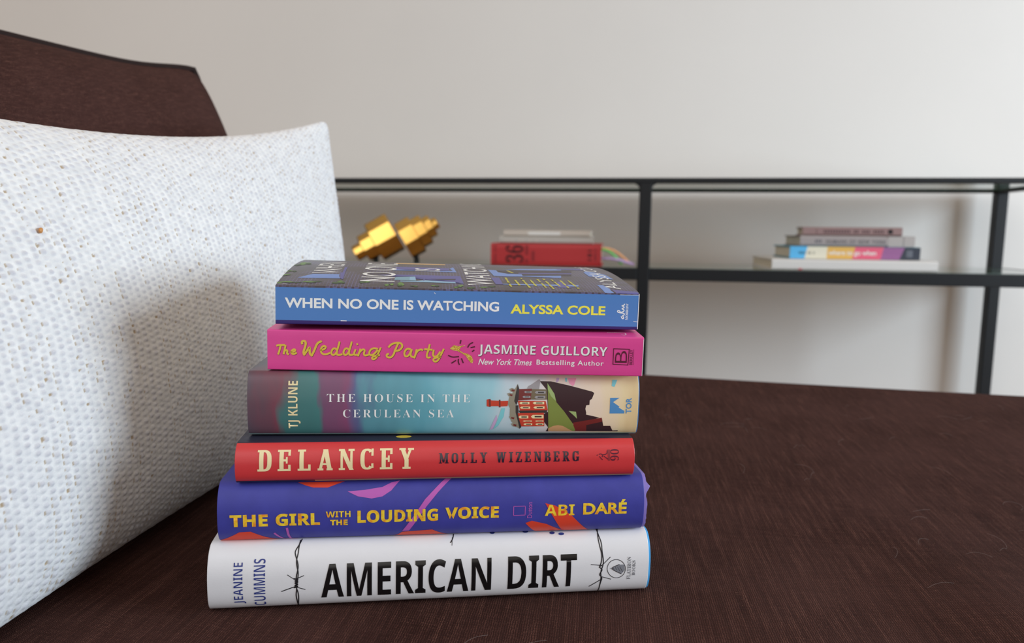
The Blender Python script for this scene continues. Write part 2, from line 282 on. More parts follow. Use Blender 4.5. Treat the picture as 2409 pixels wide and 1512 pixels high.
  ('s','shade_print',[(-59.99,12.35),(-61.21,13.07),(-62.43,12.04),(-62.92,10.28),(-62.18,9.04),(-60.96,9.31),(-59.74,11.1)],0.9450000000000001,1),
  ('s','gold_print',[(-60.18,12.59),(-61.41,13.32),(-62.63,12.29),(-63.12,10.52),(-62.38,9.28),(-61.16,9.56),(-59.94,11.34)],1.05,2),
  ('s','shade_print',[(-58.39,16.39),(-59.01,13.87),(-59.84,11.09),(-59.73,9.34),(-58.51,9.11),(-57.04,9.64)],0.9450000000000001,1),
  ('s','gold_print',[(-58.58,16.64),(-59.21,14.12),(-60.03,11.34),(-59.93,9.59),(-58.71,9.36),(-57.24,9.89)],1.05,2),
  ('s','shade_print',[(-56.31,12.17),(-57.04,10.4),(-56.79,9.15),(-55.08,9.43)],0.9450000000000001,1),
  ('s','gold_print',[(-56.51,12.42),(-57.24,10.65),(-56.99,9.39),(-55.27,9.68)],1.05,2),
  ('s','shade_print',[(-55.49,15.2),(-55.2,15.36)],0.9450000000000001,1),
  ('s','gold_print',[(-55.69,15.44),(-55.4,15.6)],1.05,2),
  ('s','shade_print',[(-53.62,12.48),(-54.34,10.45),(-54.83,8.83)],0.9450000000000001,1),
  ('s','gold_print',[(-53.81,12.73),(-54.54,10.7),(-55.03,9.08)],1.05,2),
  ('s','shade_print',[(-54.34,10.45),(-52.88,12.24),(-51.65,12.52),(-51.16,11.78),(-51.89,9.75),(-50.9,8.91),(-49.18,9.55)],0.9450000000000001,1),
  ('s','gold_print',[(-54.54,10.7),(-53.08,12.49),(-51.85,12.77),(-51.36,12.02),(-52.08,10.0),(-51.1,9.16),(-49.38,9.8)],1.05,2),
  ('s','shade_print',[(-44.29,12.92),(-46.26,13.39),(-48.22,12.34),(-48.94,10.31),(-47.95,9.07),(-46.23,9.86),(-44.28,12.17)],0.9450000000000001,1),
  ('s','gold_print',[(-44.49,13.17),(-46.46,13.63),(-48.41,12.59),(-49.14,10.56),(-48.15,9.32),(-46.43,10.11),(-44.48,12.42)],1.05,2),
  ('s','shade_print',[(-42.57,13.46),(-43.78,10.67),(-44.99,7.62),(-46.7,6.83),(-47.45,7.82),(-46.23,8.86),(-43.27,9.42)],0.9450000000000001,1),
  ('s','gold_print',[(-42.77,13.71),(-43.98,10.92),(-45.18,7.87),(-46.9,7.08),(-47.65,8.07),(-46.42,9.1),(-43.47,9.67)],1.05,2),
  ('s','shade_print',[(-32.99,16.18),(-34.43,12.88),(-35.63,9.32),(-37.34,8.03),(-39.08,8.5),(-39.33,9.75),(-38.35,10.28)],0.9900000000000001,1),
  ('s','gold_print',[(-33.19,16.43),(-34.63,13.12),(-35.83,9.57),(-37.54,8.28),(-39.28,8.75),(-39.53,10.0),(-38.55,10.52)],1.1,2),
  ('s','shade_print',[(-38.14,14.06),(-36.93,15.59),(-33.98,16.66),(-31.51,16.46),(-30.51,14.97),(-31.47,12.94),(-33.68,11.88),(-34.92,12.36)],0.9900000000000001,1),
  ('s','gold_print',[(-38.34,14.31),(-37.13,15.84),(-34.18,16.91),(-31.71,16.71),(-30.71,15.22),(-31.67,13.19),(-33.88,12.13),(-35.12,12.61)],1.1,2),
  ('s','shade_print',[(-26.28,13.05),(-27.77,13.52),(-29.24,12.23),(-29.71,9.95),(-28.45,8.71),(-26.74,10.01),(-25.78,12.55)],0.9450000000000001,1),
  ('s','gold_print',[(-26.48,13.29),(-27.97,13.77),(-29.44,12.48),(-29.91,10.2),(-28.66,8.96),(-26.94,10.26),(-25.98,12.8)],1.05,2),
  ('s','shade_print',[(-25.54,12.81),(-26.24,10.02),(-25.48,8.77),(-24.0,8.8)],0.9450000000000001,1),
  ('s','gold_print',[(-25.74,13.06),(-26.44,10.27),(-25.68,9.02),(-24.2,9.05)],1.05,2),
  ('s','shade_print',[(-22.82,12.87),(-23.28,10.58),(-23.99,8.29)],0.9450000000000001,1),
  ('s','gold_print',[(-23.02,13.11),(-23.48,10.83),(-24.19,8.54)],1.05,2),
  ('s','shade_print',[(-23.28,10.58),(-22.07,12.63),(-20.1,13.18),(-19.59,12.68)],0.9450000000000001,1),
  ('s','gold_print',[(-23.48,10.83),(-22.27,12.88),(-20.3,13.42),(-19.79,12.93)],1.05,2),
  ('s','shade_print',[(-15.67,15.79),(-16.37,12.75),(-17.31,9.69),(-16.8,8.44),(-15.31,8.72)],0.9450000000000001,1),
  ('s','gold_print',[(-15.88,16.04),(-16.57,13.0),(-17.52,9.94),(-17.0,8.69),(-15.51,8.97)],1.05,2),
  ('s','shade_print',[(-18.36,13.21),(-14.39,13.04)],0.9450000000000001,1),
  ('s','gold_print',[(-18.56,13.46),(-14.59,13.29)],1.05,2),
  ('s','shade_print',[(-13.39,12.81),(-13.84,10.27),(-13.08,9.02),(-11.35,9.56),(-9.9,11.87)],0.9450000000000001,1),
  ('s','gold_print',[(-13.59,13.06),(-14.05,10.52),(-13.28,9.27),(-11.55,9.81),(-10.1,12.12)],1.05,2),
  ('s','shade_print',[(-7.93,13.43),(-9.37,10.36),(-11.05,6.78),(-12.78,6.24),(-13.8,7.49),(-12.57,8.52),(-9.6,9.09)],0.9450000000000001,1),
  ('s','gold_print',[(-8.14,13.68),(-9.57,10.61),(-11.25,7.03),(-12.99,6.49),(-14.0,7.74),(-12.78,8.77),(-9.8,9.34)],1.05,2),
  ('t', 'JASMINE GUILLORY', 'shade_print', 11.33, 83.83, 9.96, 16.54, {'bold': -0.006, 'font': 'bold', 'lay': 1}),
  ('t', 'JASMINE GUILLORY', 'white', 11.09, 83.57, 10.25, 16.83, {'bold': -0.006, 'font': 'bold', 'lay': 2}),
  ('t', 'New York Times', 'white', 11.18, 41.28, 5.44, 8.86, {'bold': 0.012, 'shear': 0.3}),
  ('t', 'Bestselling Author', 'white', 43.8, 81.82, 5.19, 8.94, {'bold': 0.012, 'space': 1.12}),
  ('p','gold_glitter',[(-4.7,14.16),(-2.46,16.17),(0.09,15.55),(4.04,16.31),(1.12,14.8),(0.65,13.24),(2.71,11.99),(5.01,11.52),(7.34,10.28),(8.42,7.71),(7.95,6.04),(6.91,6.54),(5.34,8.42),(4.28,10.21),(1.95,11.72),(-0.62,12.96),(-2.91,13.17)],1),
  ('s','maroon_print',[(1.29,18.93),(0.97,17.12)],0.7,1),
  ('s','maroon_print',[(7.92,17.78),(6.16,16.97),(5.19,15.14)],0.7,1),
  ('s','maroon_print',[(9.0,15.48),(6.97,14.92)],0.7,1),
  ('s','maroon_print',[(8.69,13.51),(7.79,12.77)],0.7,1),
  ('s','maroon_print',[(-5.39,10.28),(-3.34,9.28),(0.22,9.72)],0.7,1),
  ('s','maroon_print',[(-1.27,7.51),(-3.53,6.02)],0.7,1),
  ('s','maroon_print',[(0.14,8.32),(0.02,6.76),(0.72,5.22)],0.7,1),
  ('s','maroon_print',[(1.87,8.61),(2.84,6.3)],0.7,1),
  ('s','maroon_print',[(87.1,15.98),(87.1,7.17),(95.66,6.81),(95.99,15.85),(87.1,15.98)],0.45,1),
  ('t', 'B', 'maroon_print', 88.14, 94.91, 8.06, 14.86, {'rot': 1, 'bold': -0.012}),
  ('t', 'BERKLEY', 'maroon_print', 96.48, 98.08, 6.96, 15.7, {'rot': 1, 'bold': 0.01}),
  ('s','maroon_print',[(98.61,15.8),(98.65,6.87)],0.2,1),
  ('s','white',[(85.5,34.94),(90.95,35.29),(95.39,34.68),(95.96,31.11),(94.11,27.39),(92.56,28.83)],0.5,1),
  ('s','paper_edge',[(104.0,1),(104.0,21.6)],0.35,2),
 ],
 'blue': [
  ('t', 'WHEN NO ONE IS WATCHING', 'white', -96.69, 20.27, 9.45, 15.0, {'bold': 0.028}),
  ('t', 'ALYSSA COLE', 'yellow', 26.81, 81.79, 8.48, 13.84, {'bold': 0.028}),
  ('t', 'MORROW', 'white', 93.81, 95.36, 5.98, 15.6, {'rot': 1, 'font': 'serif'}),
  ('s','white',[(91.37,7.94),(92.08,6.55),(93.01,7.03),(92.48,7.96),(91.97,8.57),(93.13,8.9),(93.07,9.99),(90.31,10.09),(88.85,10.68),(89.13,11.46),(90.24,11.33),(90.77,10.25),(93.0,11.22),(92.74,11.99),(91.13,12.58),(92.91,13.08),(92.65,13.7),(91.04,14.28),(92.61,14.47),(92.98,15.25)],0.55,1),
  ('p','purple_dark',[(-101.65,2.67),(102.23,2.18),(102.28,0.03),(-101.72,0.44)],0),
  ('p','spine_blue',[(-101.6,2.2),(101.6,2.2),(101.6,20.6),(-101.6,20.6)],-1),
  ('s','paper_edge',[(101.4,1),(101.4,21)],0.5,2),
  ('s','paper_edge',[(90.09,20.52),(100.94,20.59)],0.3,2),
  ('s','paper_edge',[(-101.93,23.49),(-96.44,24.11)],0.5,2),
  ('s','paper_edge',[(-66.88,2.81),(-63.91,2.77)],0.4,2),
  ('s','paper_edge',[(-16.12,19.42),(-15.63,18.72)],0.3,2),
  ('s','paper_edge',[(98.75,5.23),(101.31,5.02)],0.3,2),
  ('p','cover_blue',[(-92.8,39.56),(-69.35,40.08),(-71.06,49.69),(-86.56,50.18)],0),
  ('p','cover_indigo',[(-69.35,40.08),(-67.48,38.01),(-68.26,58.27),(-70.94,57.88)],1),
  ('p','cover_indigo',[(-68.26,58.27),(-69.72,58.06),(-70.32,79.6),(-68.61,77.98)],1),
  ('p','cover_blue',[(-84.91,41.71),(-70.29,42.32),(-70.86,52.34),(-86.27,51.53)],1),
  ('p','cover_indigo',[(-49.72,53.38),(-29.54,51.78),(-1.5,36.78),(0.95,33.47),(0.05,55.82),(-37.72,55.79)],0),
  ('p','cover_teal',[(-38.82,39.9),(-26.24,38.87),(-27.1,50.69),(-38.28,47.82)],1),
  ('p','cover_pale',[(-35.58,35.98),(-3.72,34.72),(-3.84,37.73),(-21.5,40.68),(-26.24,38.25),(-35.37,37.82)],1),
  ('p','cover_pale',[(-30.19,40.29),(-26.51,39.84),(-26.83,49.32),(-30.04,48.9)],2),
  ('p','cover_dark',[(-18.81,44.9),(-3.14,46.84),(-3.6,42.8),(-8.18,42.26)],2),
  ('p','cover_indigo',[(-21.51,39.42),(-21.15,52.92),(-21.97,52.81),(-22.3,39.32)],2),
  ('p','cover_blue',[(-41.1,74.89),(-1.52,68.64),(-2.72,92.03),(-5.44,83.99),(-3.56,73.87),(-40.97,71.09)],1),
  ('p','cover_indigo',[(-39.79,87.16),(-5.34,86.34),(-5.79,75.43),(-38.83,74.32)],1),
  ('p','orange_pale',[(-40.0,113.52),(-7.33,113.12),(-6.98,105.96),(-39.8,106.89)],1),
  ('p','cover_blue',[(19.26,83.84),(24.46,83.16),(24.82,73.66),(30.55,68.91),(39.18,68.24),(39.03,62.35),(63.99,66.08),(62.5,58.34),(38.89,59.85),(29.31,58.5),(20.73,59.69)],1),
  ('p','cover_blue',[(24.28,81.39),(35.3,89.09),(40.55,93.32),(70.59,99.91),(68.79,90.72),(61.13,89.01),(39.73,87.23),(35.06,87.15)],1),
  ('p','cover_dark',[(24.28,81.39),(35.11,87.54),(39.73,87.23),(61.13,89.01),(75.63,90.26),(70.79,67.12),(39.79,63.1),(30.72,70.35)],0),
  ('p','cover_indigo',[(37.9,73.7),(72.97,77.55),(72.15,73.63),(37.4,70.04)],1),
  ('p','cover_indigo',[(19.46,34.45),(23.78,34.45),(23.41,54.2),(18.4,53.53)],1),
  ('p','cover_blue',[(23.78,34.45),(68.04,33.21),(69.06,37.93),(23.78,36.3)],1),
  ('p','cover_indigo',[(55.09,29.84),(63.26,29.6),(60.74,47.81),(57.61,45.08)],1),
  ('p','cover_blue',[(81.09,21.41),(87.7,21.33),(84.15,39.06),(80.63,39.41)],1),
  ('p','cover_indigo',[(87.7,21.33),(101.0,20.99),(100.89,24.4),(85.8,27.65)],1),
  ('p','cover_blue',[(82.06,66.76),(95.53,57.31),(94.61,75.19),(89.67,84.06),(85.68,91.71),(82.16,82.6)],1),
  ('p','cover_indigo',[(68.2,102.74),(87.42,105.68),(86.87,96.82),(66.76,95.17)],1),
  ('s','cover_dark',[(86.12,27.68),(87.08,21.42)],1.2,2),
  ('p','leaf_green',[(-102.19,25.66),(-100.61,24.94),(-98.6,25.86),(-99.95,27.35),(-101.64,26.64)],2),
  ('p','leaf_dark',[(-104.75,26.14),(-103.37,25.07),(-101.82,26.24),(-103.12,28.49),(-104.43,27.61)],2),
  ('p','leaf_green',[(-105.41,25.9),(-103.89,24.95),(-102.06,26.05),(-103.43,28.02),(-104.98,27.19)],2),
  ('p','leaf_dark',[(-96.92,27.1),(-94.82,26.01),(-92.17,27.42),(-93.96,29.48),(-96.22,28.55)],2),
  ('p','leaf_green',[(-100.67,27.78),(-97.38,26.8),(-92.97,28.42),(-95.63,30.29),(-99.36,29.23)],2),
  ('p','leaf_dark',[(-94.43,27.02),(-91.7,26.44),(-87.9,27.59),(-90.08,28.77),(-93.27,28.0)],2),
  ('p','leaf_dark',[(-85.35,30.06),(-82.17,29.14),(-77.81,30.7),(-80.33,32.55),(-84.02,31.49)],2),
  ('p','leaf_green',[(-89.25,29.4),(-86.19,28.46),(-82.01,30.0),(-84.47,31.85),(-87.99,30.8)],2),
  ('p','leaf_dark',[(-86.29,27.9),(-83.92,26.94),(-80.75,28.32),(-82.68,30.1),(-85.36,29.21)],2),
  ('p','leaf_dark',[(-68.8,28.65),(-67.19,27.06),(-65.18,28.8),(-66.55,31.57),(-68.26,30.47)],2),
  ('p','leaf_green',[(-70.21,31.71),(-68.63,30.35),(-66.63,31.91),(-67.96,34.29),(-69.66,33.32)],2),
  ('p','leaf_dark',[(-72.77,28.17),(-70.42,26.22),(-67.47,28.44),(-69.44,31.9),(-71.96,30.47)],2),
  ('p','leaf_dark',[(-57.93,30.36),(-56.61,29.13),(-54.88,30.51),(-55.97,32.73),(-57.43,31.85)],2),
  ('p','leaf_green',[(-56.07,32.07),(-54.2,30.56),(-51.65,32.33),(-53.16,34.98),(-55.31,33.87)],2),
  ('p','leaf_dark',[(-58.3,32.53),(-56.43,31.39),(-53.85,32.85),(-55.34,34.88),(-57.51,33.96)],2),
  ('p','leaf_green',[(-43.81,25.9),(-42.66,24.22),(-41.11,25.89),(-42.06,29.29),(-43.37,28.05)],2),
  ('p','leaf_dark',[(-41.6,27.97),(-40.44,26.51),(-38.85,28.05),(-39.77,30.55),(-41.12,29.61)],2),
  ('p','leaf_green',[(-40.74,27.71),(-39.8,25.81),(-38.57,27.66),(-39.33,31.05),(-40.39,29.86)],2),
  ('p','leaf_green',[(-36.45,27.23),(-34.86,24.37),(-32.65,27.18),(-33.92,32.87),(-35.79,30.82)],2),
  ('p','leaf_dark',[(-36.97,25.89),(-35.66,23.71),(-33.85,25.86),(-34.9,30.29),(-36.43,28.7)],2),
  ('p','leaf_green',[(-36.74,29.73),(-35.45,27.2),(-33.68,29.7),(-34.71,34.12),(-36.2,32.54)],2),
  ('p','leaf_dark',[(-27.56,24.5),(-26.56,23.99),(-25.08,24.62),(-25.83,25.52),(-27.07,25.12)],2),
  ('p','leaf_green',[(-28.77,25.48),(-27.28,24.95),(-25.07,25.7),(-26.18,26.77),(-28.03,26.2)],2),
  ('p','leaf_dark',[(-29.81,25.82),(-28.35,25.05),(-26.18,26.0),(-27.28,27.59),(-29.1,26.87)],2),
  ('p','leaf_green',[(-18.02,27.58),(-16.88,26.7),(-15.13,27.74),(-15.97,29.27),(-17.43,28.63)],2),
  ('p','leaf_dark',[(-16.0,26.55),(-14.9,25.35),(-13.18,26.64),(-13.97,29.05),(-15.41,28.14)],2),
  ('p','leaf_green',[(-18.05,26.8),(-17.15,26.06),(-15.76,26.92),(-16.42,28.29),(-17.58,27.73)],2),
  ('p','leaf_green',[(-5.36,24.62),(-4.22,23.48),(-2.37,24.7),(-3.17,26.72),(-4.71,25.9)],2),
  ('p','leaf_dark',[(-4.15,26.0),(-2.71,24.6),(-0.37,26.11),(-1.35,29.03),(-3.3,27.89)],2),
  ('p','leaf_green',[(-2.74,28.19),(-1.53,26.39),(0.54,28.28),(-0.27,31.39),(-1.98,30.21)],2),
  ('p','leaf_dark',[(3.14,24.01),(4.3,22.7),(6.26,24.08),(5.48,26.33),(3.85,25.48)],2),
  ('p','leaf_green',[(2.06,24.1),(3.25,23.02),(5.2,24.2),(4.38,26.05),(2.76,25.33)],2),
  ('p','leaf_dark',[(1.7,24.53),(3.78,23.4),(7.13,24.8),(5.64,26.91),(2.86,25.92)],2),
  ('p','leaf_dark',[(10.7,25.83),(12.07,24.93),(14.31,25.99),(13.4,27.87),(11.52,27.06)],2),
  ('p','leaf_green',[(8.99,25.88),(11.16,25.03),(14.6,26.2),(13.09,28.08),(10.21,27.16)],2),
  ('p','leaf_dark',[(14.24,28.15),(16.03,27.03),(19.02,28.46),(17.79,30.46),(15.32,29.56)],2),
  ('p','leaf_green',[(-105.39,55.08),(-103.74,53.98),(-101.8,55.43),(-103.26,57.47),(-104.91,56.52)],2),
  ('p','leaf_dark',[(-106.74,55.31),(-104.96,53.42),(-103.19,55.56),(-104.86,58.97),(-106.44,57.59)],2),
  ('p','leaf_green',[(-104.68,55.09),(-102.6,54.2),(-99.96,55.63),(-101.72,57.39),(-103.95,56.42)],2),
  ('p','leaf_dark',[(-98.6,57.57),(-97.32,56.07),(-96.03,57.74),(-97.22,60.34),(-98.36,59.31)],2),
  ('p','leaf_green',[(-100.85,58.2),(-99.76,57.34),(-98.53,58.42),(-99.49,59.96),(-100.56,59.28)],2),
  ('p','leaf_dark',[(-102.36,59.89),(-100.97,58.83),(-99.38,60.18),(-100.62,62.14),(-101.98,61.26)],2),
  ('p','leaf_green',[(-99.56,88.83),(-97.59,86.64),(-95.57,89.46),(-97.43,93.67),(-99.2,91.74)],2),
  ('p','leaf_dark',[(-101.96,81.28),(-99.48,78.96),(-96.79,82.04),(-99.08,86.56),(-101.41,84.44)],2),
  ('p','leaf_green',[(-98.43,85.92),(-96.61,83.05),(-95.05,86.29),(-96.9,91.72),(-98.28,89.47)],2),
  ('p','leaf_green',[(-99.76,93.21),(-97.32,90.04),(-94.97,93.99),(-97.39,100.36),(-99.42,97.44)],2),
  ('p','leaf_dark',[(-95.51,87.97),(-93.73,86.11),(-91.79,88.58),(-93.45,92.13),(-95.12,90.44)],2),
  ('p','leaf_green',[(-98.28,93.45),(-95.68,91.95),(-92.52,94.76),(-94.77,98.01),(-97.47,96.03)],2),
  ('p','leaf_dark',[(-104.78,45.78),(-103.27,44.83),(-101.5,46.07),(-102.8,47.78),(-104.33,46.99)],2),
  ('p','leaf_green',[(-102.67,46.36),(-100.32,45.29),(-97.34,46.88),(-99.31,48.93),(-101.85,47.86)],2),
  ('p','leaf_dark',[(-103.1,44.19),(-101.58,43.11),(-99.82,44.45),(-101.15,46.37),(-102.67,45.53)],2),
  ('s','yellow_print',[(27.84,29.17),(27.79,30.87)],0.9,3),
  ('s','yellow_print',[(27.76,31.71),(27.72,33.49)],1.4,3),
  ('s','yellow_print',[(27.69,34.33),(27.65,36.17)],1.15,3),
  ('s','yellow_print',[(27.58,39.84),(27.54,41.8)],1.4,3),
  ('s','yellow_print',[(27.52,42.73),(27.49,44.75)],1.15,3),
  ('s','yellow_print',[(27.48,45.72),(27.46,47.79)],0.9,3),
  ('s','yellow_print',[(27.45,48.8),(27.42,50.96)],1.4,3),
  ('s','yellow_print',[(27.41,51.99),(27.4,54.24)],1.15,3),
  ('s','yellow_print',[(33.22,33.62),(33.13,34.92)],1.4,3),
  ('s','yellow_print',[(33.09,35.56),(33.0,36.91)],1.15,3),
  ('s','yellow_print',[(32.96,37.54),(32.87,38.91)],0.9,3),
  ('s','yellow_print',[(32.84,39.57),(32.75,40.98)],1.4,3),
  ('s','yellow_print',[(32.72,41.65),(32.63,43.08)],1.15,3),
  ('s','yellow_print',[(32.6,43.76),(32.51,45.25)],0.9,3),
  ('s','yellow_print',[(32.47,45.95),(32.4,47.44)],1.4,3),
  ('s','yellow_print',[(38.53,28.2),(38.37,29.95)],1.4,3),
  ('s','yellow_print',[(38.31,30.79),(38.16,32.63)],1.15,3),
  ('s','yellow_print',[(38.09,33.51),(37.94,35.39)],0.9,3),
  ('s','yellow_print',[(37.88,36.31),(37.74,38.25)],1.4,3),
  ('s','yellow_print',[(37.67,39.18),(37.53,41.21)],1.15,3),
  ('s','yellow_print',[(37.48,42.18),(37.34,44.26)],0.9,3),
  ('s','yellow_print',[(37.28,45.26),(37.16,47.41)],1.4,3),
  ('s','yellow_print',[(36.92,51.76),(36.8,54.1)],0.9,3),
  ('s','yellow_print',[(42.8,31.92),(42.69,33.54)],0.9,3),
  ('s','yellow_print',[(42.65,34.3),(42.54,35.97)],1.4,3),
  ('s','yellow_print',[(42.49,36.76),(42.39,38.46)],1.15,3),
  ('s','yellow_print',[(42.34,39.27),(42.25,41.04)],0.9,3),
  ('s','yellow_print',[(42.2,41.88),(42.11,43.68)],1.4,3),
  ('s','yellow_print',[(42.06,44.55),(41.98,46.41)],1.15,3),
  ('s','yellow_print',[(41.94,47.29),(41.85,49.23)],0.9,3),
  ('s','yellow_print',[(48.1,29.09),(47.96,30.62)],1.15,3),
  ('s','yellow_print',[(47.91,31.37),(47.78,32.98)],0.9,3),
  ('s','yellow_print',[(47.71,33.74),(47.58,35.39)],1.4,3),
  ('s','yellow_print',[(47.53,36.18),(47.41,37.87)],1.15,3),
  ('s','yellow_print',[(47.35,38.68),(47.23,40.43)],0.9,3),
  ('s','yellow_print',[(47.01,43.91),(46.9,45.76)],1.15,3),
  ('s','yellow_print',[(46.85,46.64),(46.74,48.55)],0.9,3),
  ('s','yellow_print',[(46.7,49.46),(46.59,51.42)],1.4,3),
  ('s','yellow_print',[(52.11,26.49),(51.97,28.31)],1.15,3),
  ('s','yellow_print',[(51.91,29.17),(51.75,31.03)],0.9,3),
  ('s','yellow_print',[(51.69,31.94),(51.55,33.88)],1.4,3),
  ('s','yellow_print',[(51.5,34.8),(51.38,36.82)],1.15,3),
  ('s','yellow_print',[(51.31,37.78),(51.19,39.85)],0.9,3),
  ('s','yellow_print',[(51.14,40.85),(51.02,42.99)],1.4,3),
  ('s','yellow_print',[(50.96,44.03),(50.85,46.26)],1.15,3),
  ('s','yellow_print',[(50.67,50.75),(50.58,53.16)],1.4,3),
  ('s','yellow_print',[(57.11,33.09),(56.93,34.38)],1.15,3),
  ('s','yellow_print',[(56.87,35.0),(56.72,36.34)],0.9,3),
  ('s','yellow_print',[(56.64,36.98),(56.5,38.33)],1.4,3),
  ('s','yellow_print',[(56.42,38.97),(56.27,40.38)],1.15,3),
  ('s','yellow_print',[(56.21,41.04),(56.06,42.46)],0.9,3),
  ('s','yellow_print',[(55.98,43.13),(55.84,44.6)],1.4,3),
  ('s','yellow_print',[(55.55,47.48),(55.43,49.02)],0.9,3),
  ('s','yellow_print',[(55.36,49.75),(55.21,51.31)],1.4,3),
  ('s','yellow_print',[(61.41,29.33),(61.31,30.72)],0.9,3),
  ('s','yellow_print',[(61.27,31.4),(61.17,32.85)],1.4,3),
  ('s','yellow_print',[(61.0,35.72),(60.91,37.25)],0.9,3),
  ('s','yellow_print',[(60.86,37.97),(60.77,39.52)],1.4,3),
  ('s','yellow_print',[(60.75,40.27),(60.67,41.87)],1.15,3),
  ('s','yellow_print',[(60.62,42.63),(60.56,44.27)],0.9,3),
  ('s','yellow_print',[(60.51,45.06),(60.45,46.74)],1.4,3),
  ('s','yellow_print',[(60.42,47.54),(60.35,49.29)],1.15,3),
  ('s','yellow_print',[(67.09,28.87),(66.92,30.32)],1.4,3),
  ('s','yellow_print',[(66.61,33.27),(66.46,34.81)],0.9,3),
  ('s','yellow_print',[(66.38,35.56),(66.24,37.17)],1.4,3),
  ('s','yellow_print',[(66.18,37.92),(66.02,39.56)],1.15,3),
  ('s','yellow_print',[(65.96,40.35),(65.8,42.03)],0.9,3),
  ('s','yellow_print',[(65.74,42.83),(65.62,44.57)],1.4,3),
  ('s','yellow_print',[(65.55,45.4),(65.41,47.17)],1.15,3),
  ('s','yellow_print',[(65.36,48.02),(65.23,49.87)],0.9,3),
  ('s','yellow_print',[(31.64,81.89),(34.09,72.91)],1.6,3),
  ('t', 'WHEN', 'white', -86.93, -71.42, 53.9, 103.9, {'rot': 1, 'lay': 3}),
  ('t', 'NO ONE', 'white', -58.0, -38.28, 34.64, 106.64, {'rot': 1, 'lay': 3}),
  ('t', 'IS', 'white', -27.23, -11.45, 70.47, 82.47, {'rot': 1, 'lay': 3}),
  ('t', 'WATCHING', 'white', 3.11, 18.42, 31.23, 127.23, {'rot': 1, 'lay': 3}),
  ('t', 'ALYSSA COLE', 'white', 84.53, 93.1, 29.65, 124.65, {'rot': 1, 'lay': 3}),
 ],
}
# ================================================================== helpers
def lin(c):
    return tuple((v / 255 / 12.92 if v / 255 <= .04045 else ((v / 255 + .055) / 1.055) ** 2.4) for v in c)
GAIN = 1.0
MATS = {}
def mat(name, rgb=None, rough=.5, spec=.5, metal=0.0, gain=1.0):
    if name in MATS: return MATS[name]
    m = bpy.data.materials.new(name); m.use_nodes = True
    b = m.node_tree.nodes['Principled BSDF']
    if rgb is not None:
        c = [min(v * gain, .93) for v in lin(rgb)]
        b.inputs['Base Color'].default_value = (*c, 1)
    b.inputs['Roughness'].default_value = rough
    b.inputs['Specular IOR Level'].default_value = spec
    b.inputs['Metallic'].default_value = metal
    MATS[name] = m
    return m
def nodes(m):
    return m.node_tree.nodes, m.node_tree.links, m.node_tree.nodes['Principled BSDF']
def noise(n, l, co, scale, detail=3, rough=.55, stretch=None):
    t = n.new('ShaderNodeTexNoise'); t.inputs['Scale'].default_value = scale; t.inputs['Detail'].default_value = detail; t.inputs['Roughness'].default_value = rough
    if stretch:
        mp = n.new('ShaderNodeMapping'); mp.inputs['Scale'].default_value = stretch[:3]
        if len(stretch) > 3: mp.inputs['Rotation'].default_value = (0, 0, stretch[3])
        l.new(co, mp.inputs[0]); co = mp.outputs[0]
    l.new(co, t.inputs['Vector'])
    return t
def mix(n, l, fac, a, b, mode='MIX'):
    x = n.new('ShaderNodeMix'); x.data_type = 'RGBA'; x.blend_type = mode
    for sock, v in ((x.inputs[0], fac), (x.inputs[6], a), (x.inputs[7], b)):
        if hasattr(v, 'links'): l.new(v, sock)
        elif isinstance(v, (int, float)): sock.default_value = v
        else: sock.default_value = (*v, 1)
    return x.outputs[2]
def ramp(n, l, fac, stops):
    r = n.new('ShaderNodeValToRGB'); e = r.color_ramp.elements
    e[0].position, e[0].color = stops[0][0], (*stops[0][1], 1)
    e[1].position, e[1].color = stops[-1][0], (*stops[-1][1], 1)
    for p, c in stops[1:-1]:
        q = e.new(p); q.color = (*c, 1)
    l.new(fac, r.inputs[0])
    return r.outputs[0]
def bump(n, l, h, b, strength, dist):
    x = n.new('ShaderNodeBump'); x.inputs['Strength'].default_value = strength; x.inputs['Distance'].default_value = dist
    l.new(h, x.inputs['Height']); l.new(x.outputs[0], b.inputs['Normal'])

def obj(name, verts, faces, mats, parent=None, mi=None, smooth=False, loc=None):
    me = bpy.data.meshes.new(name)
    me.from_pydata([tuple(v) for v in verts], [], faces)
    for m in (mats if isinstance(mats, (list, tuple)) else [mats]): me.materials.append(m)
    if mi is not None: me.polygons.foreach_set('material_index', np.asarray(mi, dtype=np.int32))
    if smooth: me.polygons.foreach_set('use_smooth', np.ones(len(me.polygons), dtype=bool))
    me.update()
    o = bpy.data.objects.new(name, me); COL.objects.link(o)
    if parent: o.parent = parent
    if loc is not None: o.location = loc
    return o
def from_bm(name, bm, mats, parent=None, smooth=False):
    me = bpy.data.meshes.new(name); bmesh.ops.recalc_face_normals(bm, faces=bm.faces); bm.to_mesh(me); bm.free()
    for m in (mats if isinstance(mats, (list, tuple)) else [mats]): me.materials.append(m)
    if smooth: me.polygons.foreach_set('use_smooth', np.ones(len(me.polygons), dtype=bool))
    o = bpy.data.objects.new(name, me); COL.objects.link(o)
    if parent: o.parent = parent
    return o
def bm_box(bm, lo, hi, bev=0.0, seg=2, M=None):
    g = bmesh.ops.create_cube(bm, size=1.0)['verts']
    for v in g: v.co = Vector([lo[i] + (v.co[i] + .5) * (hi[i] - lo[i]) for i in range(3)])
    if bev:
        ed = list({e for v in g for e in v.link_edges})
        g = list({v for f in bmesh.ops.bevel(bm, geom=ed, offset=bev, segments=seg, affect='EDGES', profile=.5)['faces'] for v in f.verts} | {v for v in g if v.is_valid})
    if M is not None: bmesh.ops.transform(bm, matrix=M, verts=[v for v in g if v.is_valid])
